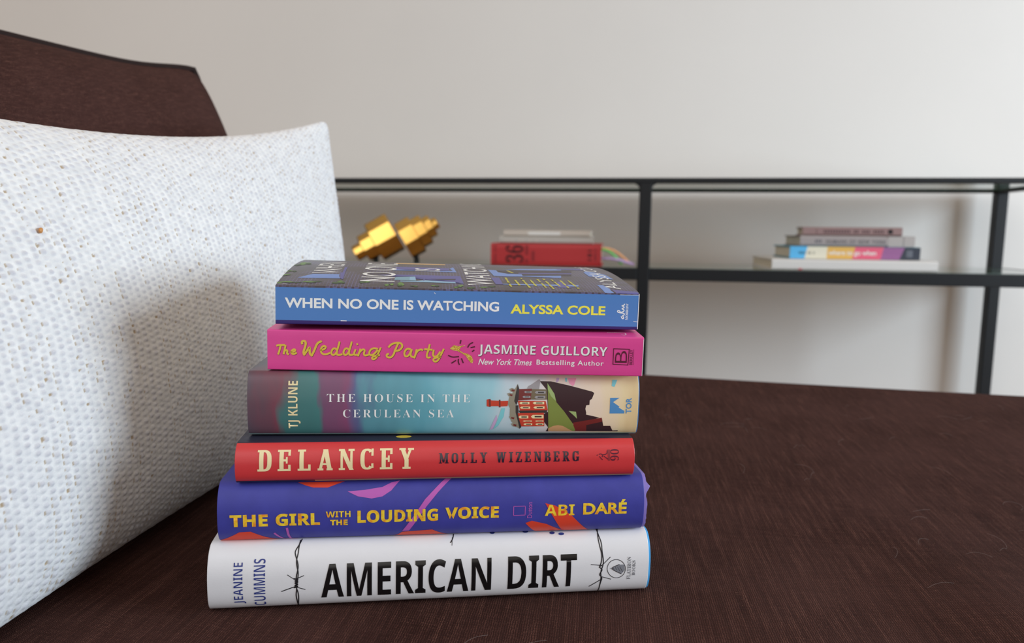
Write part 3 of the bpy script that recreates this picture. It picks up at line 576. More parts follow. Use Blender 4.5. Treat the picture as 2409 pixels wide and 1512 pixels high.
def box(name, lo, hi, m, parent=None, bev=0.0, seg=2):
    bm = bmesh.new(); bm_box(bm, lo, hi, bev, seg)
    return from_bm(name, bm, m, parent)
def thing(name, label, cat, loc=(0, 0, 0), rot=None, group=None):
    o = bpy.data.objects.new(name, None); COL.objects.link(o)
    o.empty_display_size = .05
    o.location = loc
    if rot is not None: o.rotation_euler = rot
    o['label'] = label; o['category'] = cat
    if group: o['group'] = group
    return o
def tag(o, label, cat, group=None, kind=None):
    o['label'] = label; o['category'] = cat
    if group: o['group'] = group
    if kind: o['kind'] = kind
    return o
def structure(o):
    o['kind'] = 'structure'; return o

# ================================================================== materials
PAPER = mat('page_paper', (226, 218, 200), .8, .2)
n_, l_, b_ = nodes(PAPER)
tc = n_.new('ShaderNodeTexCoord')
t = noise(n_, l_, tc.outputs['Object'], 60, 2, .5, (.15, .15, 60))
l_.new(ramp(n_, l_, t.outputs[0], [(.3, lin((196, 186, 165))), (.7, lin((233, 226, 210)))]), b_.inputs['Base Color'])
EDGE = mat('paper_edge', (238, 238, 240), .7, .2)
K = 1.2     # printed inks: colour as seen in the photograph over the light that falls on the spines
def ink(name, rgb, rough=.42, spec=.4, gain=K): return mat(name, rgb, rough, spec, gain=gain)
for nm, c in dict(white=(226, 228, 232), yellow=(236, 222, 78), purple_dark=(52, 40, 104), spine_blue=(76, 122, 184), cover_blue=(112, 140, 200), cover_indigo=(92, 90, 150),
                  cover_teal=(120, 158, 175), cover_pale=(138, 176, 205), cover_dark=(62, 54, 62), orange_pale=(226, 186, 120), leaf_green=(96, 130, 62), leaf_dark=(60, 82, 48), yellow_print=(186, 180, 66),
                  shade_print=(96, 40, 60), maroon_print=(84, 26, 46), maroon_soft=(140, 44, 52), cream_print=(226, 210, 164), cliff_dark=(56, 34, 38), cliff_red=(112, 40, 38), grass_print=(122, 134, 66),
                  grass_light=(150, 170, 110), sand_print=(196, 150, 106), roof_grey=(140, 134, 118), roof_dark=(58, 52, 52), brick_dark=(112, 48, 46), stone_olive=(112, 100, 80), brick_print=(188, 64, 46),
                  stone_grey=(150, 146, 148), tor_blue=(78, 134, 186), pink_wash=(232, 150, 176), cyan_wash=(120, 192, 200), lilac_wash=(186, 160, 196), teal_edge=(136, 160, 160), navy_print=(40, 40, 58),
                  tan_print=(196, 160, 112), pink_print=(178, 88, 172), orange_print=(212, 66, 44), blue_print=(46, 58, 124), black_print=(34, 32, 36), grey_print=(122, 124, 132), grey_dark=(92, 92, 98)).items():
    ink(nm, c)
MATS['paper_edge'] = EDGE
ink('black_foil', (20, 20, 22), .16, .8, 1.0)
ink('navy_foil', (48, 34, 52), .16, .9, 1.0)
gp = ink('gold_print', (212, 182, 66), .4, .5)
gg = ink('gold_glitter', (214, 176, 60), .35, .6)
n_, l_, b_ = nodes(gg); tc = n_.new('ShaderNodeTexCoord'); t = noise(n_, l_, tc.outputs['Object'], 2200, 1)
l_.new(ramp(n_, l_, t.outputs[0], [(.35, lin((176, 128, 24))), (.55, lin((226, 190, 70))), (.72, lin((250, 236, 160)))]), b_.inputs['Base Color'])
am = ink('amber_print', (232, 190, 52), .45, .4)
n_, l_, b_ = nodes(am); tc = n_.new('ShaderNodeTexCoord'); t = noise(n_, l_, tc.outputs['Object'], 260, 3)
l_.new(ramp(n_, l_, t.outputs[0], [(.36, lin((238, 150, 50))), (.47, lin((246, 196, 50))), (.6, lin((250, 220, 64)))]), b_.inputs['Base Color'])

def cover_mat(name, rgb, rough=.4, spec=.5, mottled=.05, scale=90):
    m = mat(name, rgb, rough, spec, gain=K); n, l, b = nodes(m)
    tc = n.new('ShaderNodeTexCoord'); t = noise(n, l, tc.outputs['Object'], scale, 4, .6)
    base = [min(v * K, .93) for v in lin(rgb)]
    l.new(ramp(n, l, t.outputs[0], [(.3, [v * (1 - mottled) for v in base]), (.7, [min(v * (1 + mottled), .95) for v in base])]), b.inputs['Base Color'])
    t2 = noise(n, l, tc.outputs['Object'], 900, 2)
    bump(n, l, t2.outputs[0], b, .06, .0004)
    return m
JACKET = dict(
    white=cover_mat('white_jacket', (212, 212, 216), .38, .5, .01),
    purple=cover_mat('purple_jacket', (58, 60, 146), .5, .4, .10, 60),
    red=cover_mat('red_jacket', (196, 54, 58), .36, .5, .02),
    pink=cover_mat('pink_cover', (212, 66, 142), .4, .5, .02),
    blue=cover_mat('facade_cover', (70, 60, 70), .33, .5, .05),
)
# brick wall printed on the top paperback's front
m = JACKET['blue']; n_, l_, b_ = nodes(m)
tc = n_.new('ShaderNodeTexCoord'); mp = n_.new('ShaderNodeMapping'); mp.inputs['Rotation'].default_value = (0, 0, math.pi / 2); l_.new(tc.outputs['Object'], mp.inputs[0])
br = n_.new('ShaderNodeTexBrick'); br.inputs['Scale'].default_value = 130; br.inputs['Mortar Size'].default_value = .03
br.inputs['Color1'].default_value = (*lin((78, 62, 76)), 1); br.inputs['Color2'].default_value = (*lin((66, 56, 74)), 1); br.inputs['Mortar'].default_value = (*lin((100, 97, 142)), 1)
l_.new(mp.outputs[0], br.inputs[0])
t = noise(n_, l_, tc.outputs['Object'], 42, 3)
l_.new(mix(n_, l_, ramp(n_, l_, t.outputs[0], [(.42, (0, 0, 0)), (.56, (.8, .8, .8))]), lin((66, 57, 62)), br.outputs[0]), b_.inputs['Base Color'])
# the painted sky of the teal jacket: colour runs along the spine
m = mat('painted_jacket', (110, 160, 175), .34, .5); JACKET['teal'] = m; n_, l_, b_ = nodes(m)
tc = n_.new('ShaderNodeTexCoord'); sep = n_.new('ShaderNodeSeparateXYZ'); l_.new(tc.outputs['Object'], sep.inputs[0])
t = noise(n_, l_, tc.outputs['Object'], 55, 3, .5, (1, .35, .35)); t2 = noise(n_, l_, tc.outputs['Object'], 24, 2, .5, (1, .5, .5))
ma = n_.new('ShaderNodeMath'); ma.operation = 'MULTIPLY_ADD'; ma.inputs[1].default_value = .042; l_.new(t.outputs[0], ma.inputs[0]); l_.new(sep.outputs['X'], ma.inputs[2])
mb = n_.new('ShaderNodeMath'); mb.operation = 'MULTIPLY_ADD'; mb.inputs[1].default_value = .020; l_.new(t2.outputs[0], mb.inputs[0]); l_.new(ma.outputs[0], mb.inputs[2])
mr = n_.new('ShaderNodeMapRange'); mr.inputs[1].default_value = -.1092 + .031; mr.inputs[2].default_value = .1092 + .031; l_.new(mb.outputs[0], mr.inputs[0])
def kk(*c): return [min(v * K, .93) for v in lin(c)]
l_.new(ramp(n_, l_, mr.outputs[0], [(0, kk(78, 72, 84)), (.03, kk(92, 66, 78)), (.07, kk(112, 62, 76)), (.10, kk(62, 108, 108)), (.17, kk(64, 114, 114)), (.19, kk(108, 74, 102)), (.245, kk(126, 70, 104)), (.285, kk(86, 92, 132)),
    (.32, kk(84, 138, 152)), (.42, kk(94, 158, 174)), (.50, kk(120, 176, 190)), (.60, kk(146, 192, 204)), (.70, kk(186, 200, 208)), (.78, kk(214, 202, 200)), (.88, kk(224, 204, 182)), (.94, kk(222, 202, 160)), (1, kk(212, 186, 140))]), b_.inputs['Base Color'])

# ================================================================== lettering
def map_text(s, font):
    if font == 'serif': return ''.join(chr(0x1D400 + ord(c) - 65) if 'A' <= c <= 'Z' else (chr(0x1D7CE + ord(c) - 48) if c.isdigit() else c) for c in s)
    if font == 'bold': return ''.join(chr(0x1D5D4 + ord(c) - 65) if 'A' <= c <= 'Z' else c for c in s)
    return s
def text_mesh(body, font=None, bold=0.0, shear=0.0, space=1.0):
    """outline letters as flat faces; verts (x, y) and faces"""
    c = bpy.data.curves.new('lettering', 'FONT'); c.body = map_text(body, font); c.offset = bold; c.shear = shear; c.space_character = space
    c.resolution_u = 4; c.fill_mode = 'FRONT' if hasattr(c, 'fill_mode') else c.fill_mode
    o = bpy.data.objects.new('lettering', c); COL.objects.link(o)
    bpy.context.view_layer.update()
    me = o.evaluated_get(bpy.context.evaluated_depsgraph_get()).to_mesh()
    v = np.array([(p.co.x, p.co.y) for p in me.vertices]); f = [tuple(p.vertices) for p in me.polygons]
    o.to_mesh_clear(); bpy.data.objects.remove(o); bpy.data.curves.remove(c)
    return v, f
def slab_text(s):
    """condensed slab-serif capitals, as overlapping flat polygons"""
    V, F = [], []
    def poly(p):
        o = len(V); V.extend(p); F.append(tuple(range(o, o + len(p))))
    def rect(a, b, c, d): poly([(a, c), (b, c), (b, d), (a, d)])
    def diag(x0, y0, x1, y1, w): poly([(x0 - w / 2, y0), (x0 + w / 2, y0), (x1 + w / 2, y1), (x1 - w / 2, y1)])
    def ring(cx, cy, rx, ry, tx, ty, a0, a1, n=18):
        P = []
        for i in range(n + 1):
            a = math.radians(a0 + (a1 - a0) * i / n); ca, sa = math.cos(a), math.sin(a)
            ca = math.copysign(abs(ca) ** .72, ca); sa = math.copysign(abs(sa) ** .72, sa)
            P.append(((cx + rx * ca, cy + ry * sa), (cx + (rx - tx) * ca, cy + (ry - ty) * sa)))
        for (p, q), (r_, t) in zip(P, P[1:]): poly([p, r_, t, q])
    T, H, X = .19, .10, 0.0                # stem, slab
    for ch in s:
        o = len(V); w = .62
        stem = lambda x: rect(x, x + T, 0, 1)
        slab = lambda a, b, top: rect(a, b, 1 - H if top else 0, 1 if top else H)
        if ch == 'D': stem(.08); slab(0, .34, 1); slab(0, .34, 0); ring(.27, .5, .36, .5, .19, H, -90, 90)
        elif ch in 'EL':
            stem(.08); slab(0, .36, 1) if ch == 'L' else slab(0, .58, 1); slab(0, .58, 0); rect(.47, .58, 0, .30)
            if ch == 'E': rect(.47, .58, .72, 1); rect(.2, .42, .46, .56); rect(.37, .45, .36, .66)
        elif ch == 'A': diag(.12, .05, .33, 1, .13); diag(.54, .05, .36, 1, .20); rect(.17, .52, .26, .35); slab(0, .26, 0); slab(.40, .68, 0); rect(.24, .44, .92, 1); w = .68
        elif ch == 'N': rect(.08, .19, 0, 1); rect(.52, .63, 0, 1); diag(.58, 0, .15, 1, .20); slab(0, .26, 1); slab(.43, .71, 1); slab(0, .28, 0); w = .71
        elif ch in 'CGO':
            ring(.31, .5, .31, .5, .19, H, 0 if ch == 'O' else 42, 360 if ch == 'O' else (318 if ch == 'C' else 330))
            if ch != 'O': rect(.50, .60, .66, 1)
            if ch == 'C': rect(.50, .60, .08, .30)
            if ch == 'G': rect(.42, .61, .05, .44); rect(.34, .66, .38, .47); w = .66
        elif ch == 'Y': diag(.34, .45, .14, 1, .20); diag(.34, .45, .54, 1, .12); rect(.245, .435, 0, .48); slab(0, .30, 1); slab(.40, .68, 1); slab(.15, .53, 0); w = .68
        elif ch == 'M': rect(.08, .18, 0, 1); rect(.62, .81, 0, 1); diag(.42, .1, .16, 1, .17); diag(.42, .1, .66, 1, .10); slab(0, .24, 1); slab(.58, .89, 1); slab(0, .26, 0); slab(.55, .89, 0); w = .89
        elif ch == 'W': diag(.27, 0, .13, 1, .19); diag(.27, 0, .45, .95, .10); diag(.62, 0, .47, 1, .19); diag(.62, 0, .80, 1, .10); slab(0, .29, 1); slab(.36, .6, 1); slab(.68, .92, 1); w = .92
        elif ch == 'I': stem(.09); slab(0, .37, 1); slab(0, .37, 0); w = .37
        elif ch == 'Z': rect(0, .55, 1 - H, 1); rect(0, .58, 0, H); diag(.11, .03, .45, .97, .22); rect(0, .1, .72, 1); rect(.48, .58, 0, .30); w = .58
        elif ch in 'BRP':
            stem(.08); slab(0, .34, 1); slab(0, .34, 0); ring(.26, .74, .32, .26, .18, .09, -90, 90, 12)
            if ch == 'B': ring(.26, .27, .36, .27, .19, .09, -90, 90, 12)
            if ch == 'R': diag(.54, .03, .36, .52, .20); slab(.42, .68, 0); w = .68
        else: w = .34
        for i in range(o, len(V)): V[i] = (V[i][0] + X, V[i][1])
        X += w + .27
    return np.array(V), F
def text_fit(body, u0, u1, s0, s1, rot=0, **kw):
    if 'É' in body: kw['font'] = None
    v, f = slab_text(body) if kw.get('font') == 'slab' else text_mesh(body, kw.get('font'), kw.get('bold', 0), kw.get('shear', 0), kw.get('space', 1))
    if rot: v = np.stack([-v[:, 1], v[:, 0]], 1)
    lo, hi = v.min(0), v.max(0)
    v = (v - lo) / (hi - lo)
    return np.stack([u0 + v[:, 0] * (u1 - u0), s0 + v[:, 1] * (s1 - s0)], 1), f
def stroke(pts, w):
    p = np.array(pts, float)
    closed_box = len(pts) <= 5 and tuple(pts[0]) == tuple(pts[-1])
    if closed_box:                                    # a box outline keeps its corners
        V, Fc = [], []
        for a, b in zip(p, p[1:]):
            t = (b - a) / np.linalg.norm(b - a) * w / 2; nn = np.array([-t[1], t[0]]); o = len(V)
            V += [a - t + nn, a - t - nn, b + t - nn, b + t + nn]; Fc.append((o, o + 1, o + 2, o + 3))
        return np.array(V), Fc
    if len(p) > 2:                                   # round the polyline
        for _ in range(2):
            q = [p[0]]
            for a, b in zip(p, p[1:]): q += [a * .75 + b * .25, a * .25 + b * .75]
            p = np.array(q + [p[-1]])
    d = np.gradient(p, axis=0); d /= np.maximum(np.linalg.norm(d, axis=1, keepdims=True), 1e-9)
    nrm = np.stack([-d[:, 1], d[:, 0]], 1) * w / 2
    p = np.vstack([p[0] - d[0] * w * .3, p[1:-1], p[-1] + d[-1] * w * .3])
    n = len(p)
    return np.vstack([p + nrm, p - nrm]), [(i, n + i, n + i + 1, i + 1) for i in range(n - 1)]
def flat_piece(it):
    if it[0] == 't':
        _, body, m, u0, u1, s0, s1, kw = it
        v, f = text_fit(body, u0, u1, s0, s1, **{k: x for k, x in kw.items() if k not in ('lay', 'thin')})
        return m, v, f, kw.get('lay', 2)
    if it[0] == 's':
        v, f = stroke(it[2], it[3]); return it[1], v, f, it[4]
    return it[1], np.array(it[2], float), [tuple(range(len(it[2])))], it[3]

def wrap(v, f, cuts, fn):
    """cut a flat piece across the cover and lay it on the surface"""
    bm = bmesh.new()
    vs = [bm.verts.new((a, b, 0)) for a, b in v]
    for q in f:
        try: bm.faces.new([vs[i] for i in q])
        except ValueError: pass
    bmesh.ops.triangulate(bm, faces=[x for x in bm.faces if len(x.verts) > 4])
    bm.normal_update()
    for x in bm.faces:
        if x.normal.z < 0: x.normal_flip()
    lo, hi = v[:, 1].min(), v[:, 1].max()
    for c in cuts:
        if lo < c < hi:
            bmesh.ops.bisect_plane(bm, geom=bm.verts[:] + bm.edges[:] + bm.faces[:], plane_co=(0, c, 0), plane_no=(0, 1, 0), dist=1e-4)
    bm.normal_update()
    for x in bm.faces:
        if x.normal.z < 0: x.normal_flip()
    bm.verts.index_update()
    vv = [fn(x.co.x, x.co.y) for x in bm.verts]; ff = [tuple(y.index for y in x.verts) for x in bm.faces]
    bm.free()
    return vv, ff

# ================================================================== the stacked books
STACK = 'books stacked on the sofa'
def build_book(key, label, name):
    b = BOOKS[key]; L, T, W = b['L'], b['T'], b['W']
    P = np.array(profile(b)); hard = b['kind'] == 'hard'
    yaw, tilt = b['yaw'], b['tilt']
    root = thing(name, label, 'book', POSE[key], None, STACK)
    ex = Vector((math.cos(yaw) * math.cos(tilt), math.sin(yaw) * math.cos(tilt), -math.sin(tilt)))
    ez = Vector((math.sin(tilt) * math.cos(yaw), math.sin(tilt) * math.sin(yaw), math.cos(tilt)))
    ey = ez.cross(ex)
    root.rotation_euler = Matrix((ex, ey, ez)).transposed().to_euler()
    tan = np.gradient(P[:, 1:], axis=0); tan /= np.linalg.norm(tan, axis=1, keepdims=True)
    nor = np.stack([-tan[:, 1], tan[:, 0]], 1)                # outward: to the left of the direction of travel
    if nor[len(P) // 2 - 3][0] > 0 and hard: nor = -nor
    th = .00025 if hard else .0004
    rng = random.Random(key)
    # jacket or paper cover: outer skin, inner skin, rims
    us = np.concatenate([[-L / 2, -L / 2 + .0003], np.linspace(-L / 2 + .004, L / 2 - .004, 39), [L / 2 - .0003, L / 2]]); nu = len(us) - 1
    verts, faces, mi = [], [], []
    n = len(P)
    for side in (0, 1):
        for i, u in enumerate(us):
            for j in range(n):
                y, z = P[j, 1] - nor[j, 0] * th * side, P[j, 2] - nor[j, 1] * th * side
                verts.append((u, y, z))
    N1 = (nu + 1) * n
    for i in range(nu):
        for j in range(n - 1):
            a = i * n + j
            faces.append((a, a + n, a + n + 1, a + 1)); mi.append(0)
            a += N1
            faces.append((a, a + 1, a + n + 1, a + n)); mi.append(1)
    for j in range(n - 1):
        a = j; faces.append((a, a + 1, N1 + a + 1, N1 + a)); mi.append(1)
        a = nu * n + j; faces.append((a, N1 + a, N1 + a + 1, a + 1)); mi.append(1)
    for i in range(nu):
        a = i * n; faces.append((a, N1 + a, N1 + a + n, a + n)); mi.append(1)
        a = i * n + n - 1; faces.append((a, a + n, N1 + a + n, N1 + a)); mi.append(1)
    mats = [JACKET[key], EDGE]; idx = {}
    Pmm = P * 1000
    spine_end = 1000 * (P[-1, 0] - (W - (b['b'] if hard else 0))) if hard else T * 1000
    if hard:
        cuts = list(Pmm[(Pmm[:, 0] > 0) & (Pmm[:, 0] < spine_end + 1), 0])
    else:
        cuts = list(Pmm[Pmm[:, 0] > -.1, 0])
    def lay_fn(h):
        def fn(u, s):
            y = np.interp(s, Pmm[:, 0], P[:, 1]); z = np.interp(s, Pmm[:, 0], P[:, 2])
            ny = np.interp(s, Pmm[:, 0], nor[:, 0]); nz = np.interp(s, Pmm[:, 0], nor[:, 1])
            return (min(max(u / 1000, -L / 2), L / 2), y + ny * h, z + nz * h)
        return fn
    num = 0
    for it in PRINT[key]:
        m, v, f, lay = flat_piece(it)
        if m not in idx: idx[m] = len(mats); mats.append(MATS[m])
        num += 1
        h0 = .00005 + .000022 * (lay + 1) + 4e-7 * (num % 50)
        # overlapping strokes of one letter each get a hair of height of their own
        groups = [(v[list(q)], [tuple(range(len(q)))], 9e-7 * (i % 12)) for i, q in enumerate(f)] if it[0] == 't' and it[7].get('font') == 'slab' else [(v, f, 0)]
        for gv, gf, dh in groups:
            vv, ff = wrap(gv, gf, cuts, lay_fn(h0 + dh))
            o0 = len(verts); verts += vv
            faces += [tuple(o0 + q for q in g) for g in ff]; mi += [idx[m]] * len(ff)
    cov = obj('dust_jacket' if hard else 'paper_cover', verts, faces, mats, root, mi, True)
    # pages
    g = .0035 if hard else .0
    y0 = (b['b'] + .004) if hard else .0008
    prof = []
    if hard:
        prof = [(y0, .0034), (W - .006, .0034), (W - .006, T - .0034), (y0, T - .0034)]
    else:
        prof = [(y0, .0006), (W - .0006, .0006)] + [(P[j, 1] - (0 if j < n - 1 else .0006), P[j, 2] - .0007) for j in range(n - 1, 0, -1) if P[j, 2] > T - .0002 and P[j, 1] > .001] + [(y0, T - .0007)]
    k = len(prof); e0 = L / 2 - (.0040 if hard else .0003)
    pv = [(-e0, y, z) for y, z in prof] + [(e0, y, z) for y, z in prof]
    pf = [tuple(range(k - 1, -1, -1)), tuple(range(k, 2 * k))] + [(i, (i + 1) % k, k + (i + 1) % k, k + i) for i in range(k)]
    pg = obj('page_block', pv, pf, PAPER, root)
    if hard:                                            # the cloth case under the jacket
        ins = .0005; cth = .0026
        o_ = [(P[j, 1] - nor[j, 0] * ins, P[j, 2] - nor[j, 1] * ins) for j in range(n)]
        i_ = [(P[j, 1] - nor[j, 0] * (cth - .0006 if 3 < j < n - 4 else cth), P[j, 2] - nor[j, 1] * (cth - .0006 if 3 < j < n - 4 else cth)) for j in range(n)]
        x0, x1 = -L / 2 + .0006, L / 2 + CASE_OUT[key]
        xs = np.concatenate([[x0, x0 + .0002], np.linspace(x0 + .004, x1 - .004, 22), [x1 - .0002, x1]]); segs = len(xs) - 1
        vv, ff = [], []
        for sk in (o_, i_):
            for x in xs:
                for j, (y, z) in enumerate(sk):
                    xx = x
                    if x >= xs[-2] and key == 'purple': xx += .0004 * rng.random() + .0019 * math.exp(-((z / T - .80) / .05) ** 2) - .0008 * math.exp(-((z / T - .66) / .05) ** 2)
                    vv.append((xx, y, z))
        NN = (segs + 1) * n
        for i in range(segs):
            for j in range(n - 1):
                a = i * n + j
                ff.append((a, a + n, a + n + 1, a + 1)); a += NN; ff.append((a, a + 1, a + n + 1, a + n))
        for j in range(n - 1):
            a = j; ff.append((a, a + 1, NN + a + 1, NN + a)); a = segs * n + j; ff.append((a, NN + a, NN + a + 1, a + 1))
        for i in range(segs):
            a = i * n; ff.append((a, NN + a, NN + a + n, a + n)); a = i * n + n - 1; ff.append((a, a + n, NN + a + n, NN + a))
        obj('cloth_case', vv, ff, CASE[key], root, None, True)
    return root
CASE_OUT = dict(white=.0012, purple=.0016, red=-.001, teal=.0007)
CASE = dict(white=ink('cyan_cloth', (70, 160, 220), .5, .4), purple=ink('lilac_cloth', (128, 112, 184), .5, .4), red=ink('navy_cloth', (40, 40, 58), .5, .4), teal=ink('blue_cloth', (70, 112, 160), .5, .4))
build_book('white', 'thick white hardcover with tall black title, bottom book of the stack on the sofa', 'hardcover_book')
build_book('purple', 'purple hardcover with orange shapes and yellow title, second from the bottom of the stack', 'hardcover_book')
build_book('red', 'slim red hardcover with cream title, third from the bottom of the stack', 'hardcover_book')
build_book('teal', 'teal hardcover with a painted red house on its spine, under the pink paperback', 'hardcover_book')
build_book('pink', 'bright pink paperback with gold script title, under the blue paperback', 'paperback_book')
build_book('blue', 'blue paperback with dark house front cover, topmost of the stack on the sofa', 'paperback_book')

# ================================================================== sofa
def wave(n, l, co, scale, direction, dist=1.5):
    w = n.new('ShaderNodeTexWave'); w.wave_type = 'BANDS'; w.bands_direction = direction; w.inputs['Scale'].default_value = scale; w.inputs['Distortion'].default_value = dist; w.inputs['Detail'].default_value = 3; w.inputs['Detail Scale'].default_value = 1.6
    l.new(co, w.inputs[0]); return w.outputs['Fac']
def linen(name, rot, light=1.0):
    """plain-woven brown linen with slubs; local x and y of the mapping follow the threads"""
    m = mat(name, (62, 42, 38), .9, .06); n, l, b = nodes(m)
    tc = n.new('ShaderNodeTexCoord')
    mp = n.new('ShaderNodeMapping'); mp.inputs['Rotation'].default_value = rot; l.new(tc.outputs['Object'], mp.inputs[0]); co = mp.outputs[0]
    wx, wy = wave(n, l, co, 250, 'X', 3.5), wave(n, l, co, 290, 'Y', 3.5)
    mx = n.new('ShaderNodeMath'); mx.operation = 'MULTIPLY'; l.new(wx, mx.inputs[0]); l.new(wy, mx.inputs[1])
    slub = noise(n, l, co, 420, 3, .65, (1, .045, 1)); slub2 = noise(n, l, co, 420, 3, .65, (.06, 1, 1)); big = noise(n, l, co, 9, 3)
    streak = noise(n, l, co, 160, 2, .6, (1, .03, 1)); fine = noise(n, l, co, 1100, 2)
    c1 = ramp(n, l, slub.outputs[0], [(.32, lin((45, 26, 24))), (.52, lin((88, 56, 50))), (.72, lin((136, 94, 82)))])
    c2 = ramp(n, l, slub2.outputs[0], [(.35, lin((45, 27, 25))), (.7, lin((106, 71, 64)))])
    c3 = mix(n, l, .35, c1, c2)
    c3 = mix(n, l, ramp(n, l, streak.outputs[0], [(.55, (0, 0, 0)), (.75, (.28, .28, .28))]), c3, lin((112, 80, 74)))
    c4 = mix(n, l, ramp(n, l, mx.outputs[0], [(.05, (0, 0, 0)), (.6, (1, 1, 1))]), lin((46, 29, 26)), c3)
    c5 = mix(n, l, ramp(n, l, fine.outputs[0], [(.62, (0, 0, 0)), (.8, (.6, .6, .6))]), c4, lin((138, 102, 88)))
    c6 = mix(n, l, ramp(n, l, big.outputs[0], [(.35, (0, 0, 0)), (.7, (.3, .3, .3))]), c5, lin((92, 64, 60)))
    l.new(c6, b.inputs['Base Color'])
    hh = n.new('ShaderNodeMath'); hh.operation = 'ADD'; l.new(mx.outputs[0], hh.inputs[0]); l.new(slub.outputs[0], hh.inputs[1])
    bump(n, l, hh.outputs[0], b, .5, .0006)
    return m
LINEN = linen('brown_linen', (0, 0, .12))
LINEN_UP = linen('brown_linen_upright', (0, math.pi / 2, 0))

SEAT_YAW = -math.atan2(.1915, .9815)
def seat_height(x, y):
    """top of the seat in world metres"""
    z = .4418 - .016 * (x + .035) + .050 * max(0.0, y - .47) - .0006 * math.exp(-((x + .03) / .2) ** 2)
    z += .004 * math.sin(x * 7 + y * 3) * min(1, max(0, (x - .1) * 4)) * min(1, max(0, (1.0 - y) * 1.5))
    z += .014 * max(0.0, x - .12) * max(0.0, min(1.0, (y - .4) * 3))
    q = (x - .10 + .45 * (y - .30)) / .034                 # soft ripples running to the lower right
    fade = math.exp(-((x - .27) / .12) ** 2 - ((y - .36) / .10) ** 2)
    z += .0052 * math.sin(q + .8 * math.sin(y * 22)) * fade
    return z
sofa = thing('sofa', 'dark brown linen sofa carrying the pillow and the stack of books', 'sofa', (0, 0, 0))
e1 = np.array([math.cos(SEAT_YAW), math.sin(SEAT_YAW)]); e2 = np.array([-math.sin(SEAT_YAW), math.cos(SEAT_YAW)])
A0, A1, B0, B1 = -.92, 1.35, -.45, 1.000
def axis_samples(a, b, n, r):
    v = list(np.linspace(a + r, b - r, n)); return v
rr = .05
vs, fs = [], []
na, nb = 260, 240
ga = [('r', A0, t) for t in np.linspace(0, 1, 9)[:-1]] + [('m', a, 1) for a in np.linspace(A0 + rr, A1 - rr, na)] + [('q', A1, t) for t in np.linspace(1, 0, 9)[1:]]
gb = [('r', B0, t) for t in np.linspace(0, 1, 9)[:-1]] + [('m', a, 1) for a in np.linspace(B0 + rr, B1 - rr, nb)] + [('q', B1, t) for t in np.linspace(1, 0, 9)[1:]]
def edge(g, lo, hi):
    k, a, t = g
    if k == 'm': return a, 0.0
    h = rr * (1 - math.cos((1 - t) * math.pi / 2))
    off = rr * (1 - math.sin((1 - t) * math.pi / 2))
    return (lo + off if k == 'r' else hi - off), h
for i, g in enumerate(ga):
    a, ha = edge(g, A0, A1)
    for j, q in enumerate(gb):
        b, hb = edge(q, B0, B1)
        x, y = e1 * a + e2 * b
        vs.append((x, y, seat_height(x, y) - max(ha, hb) - .35 * min(ha, hb)))
ni, nj = len(ga), len(gb)
for i in range(ni - 1):
    for j in range(nj - 1):
        a = i * nj + j; fs.append((a, a + nj, a + nj + 1, a + 1))
# skirt down to the frame
rim = [i * nj for i in range(ni)] + [(ni - 1) * nj + j for j in range(1, nj)] + [i * nj + nj - 1 for i in range(ni - 2, -1, -1)] + [j for j in range(nj - 2, 0, -1)]
base = len(vs)
for r0 in rim: vs.append((vs[r0][0], vs[r0][1], .26))
for k in range(len(rim)):
    a, b = rim[k], rim[(k + 1) % len(rim)]; fs.append((a, base + k, base + (k + 1) % len(rim), b))
fs.append(tuple(base + k for k in range(len(rim) - 1, -1, -1)))
seat = obj('seat', vs, fs, LINEN, sofa, None, True)
RZ = Matrix.Rotation(SEAT_YAW, 4, 'Z')
bm = bmesh.new(); bm_box(bm, (A0 + .01, B0 + .01, .12), (A1 - .01, B1 - .012, .258), .012, 3, RZ); from_bm('frame', bm, LINEN, sofa)
bm = bmesh.new(); bm_box(bm, (A0 - .16, B0, .10), (A0 - .005, B1 - .03, .72), .04, 4, RZ); from_bm('backrest', bm, LINEN, sofa)
LEGM = mat('dark_wood_leg', (44, 30, 24), .4, .4)
for a in (A0 + .06, A1 - .08):
    for b in (B0 + .07, B1 - .08):
        bm = bmesh.new()
        bmesh.ops.create_cone(bm, cap_ends=True, segments=16, radius1=.016, radius2=.025, depth=.13, matrix=RZ @ Matrix.Translation((a, b, .065)))
        from_bm('leg', bm, LEGM, sofa)

# ------------------------------------------------------------------ back cushion with piping
CU = dict(far=(-.337, .855), yaw=math.radians(22), L=.60, TH=.18, H=.366)
cush = thing('back_cushion', 'dark brown back cushion with piped edge, standing on the sofa behind the white pillow', 'cushion', (CU['far'][0], CU['far'][1], .455))
d = Vector((-math.sin(CU['yaw']), -math.cos(CU['yaw']), 0)); nf = Vector((math.cos(CU['yaw']), -math.sin(CU['yaw']), 0)); lean = .10
def cush_pt(a, b, c):
    """a 0..1 from the far end, b -1..1 back to front, c 0..1 up"""
    ex_ = max(0, 1 - abs(2 * a - 1) ** 4.0); ez_ = max(0, 1 - abs(2 * c - 1) ** 3.0)
    p = (ex_ ** .36) * (ez_ ** .5)
    th = CU['TH'] / 2 * (.28 + .72 * p)
    sag = -.004 * math.sin(math.pi * min(1, max(0, a))) ** .7 * (2 * c - 1) * (1 if c > .5 else .3)
    dog = .010 * math.exp(-((a / .10) ** 2 + ((1 - c) / .10) ** 2))
    h = c * CU['H'] + sag + dog
    return d * (a * CU['L']) + nf * (b * th - .065 * c ** 3) + Vector((0, 0, h + .0))
na, nc = 60, 44
def cush_grid(b):
    return [cush_pt(i / na, b, j / nc) for i in range(na + 1) for j in range(nc + 1)]
vs = cush_grid(1) + cush_grid(-1); m1 = (na + 1) * (nc + 1); fs = []
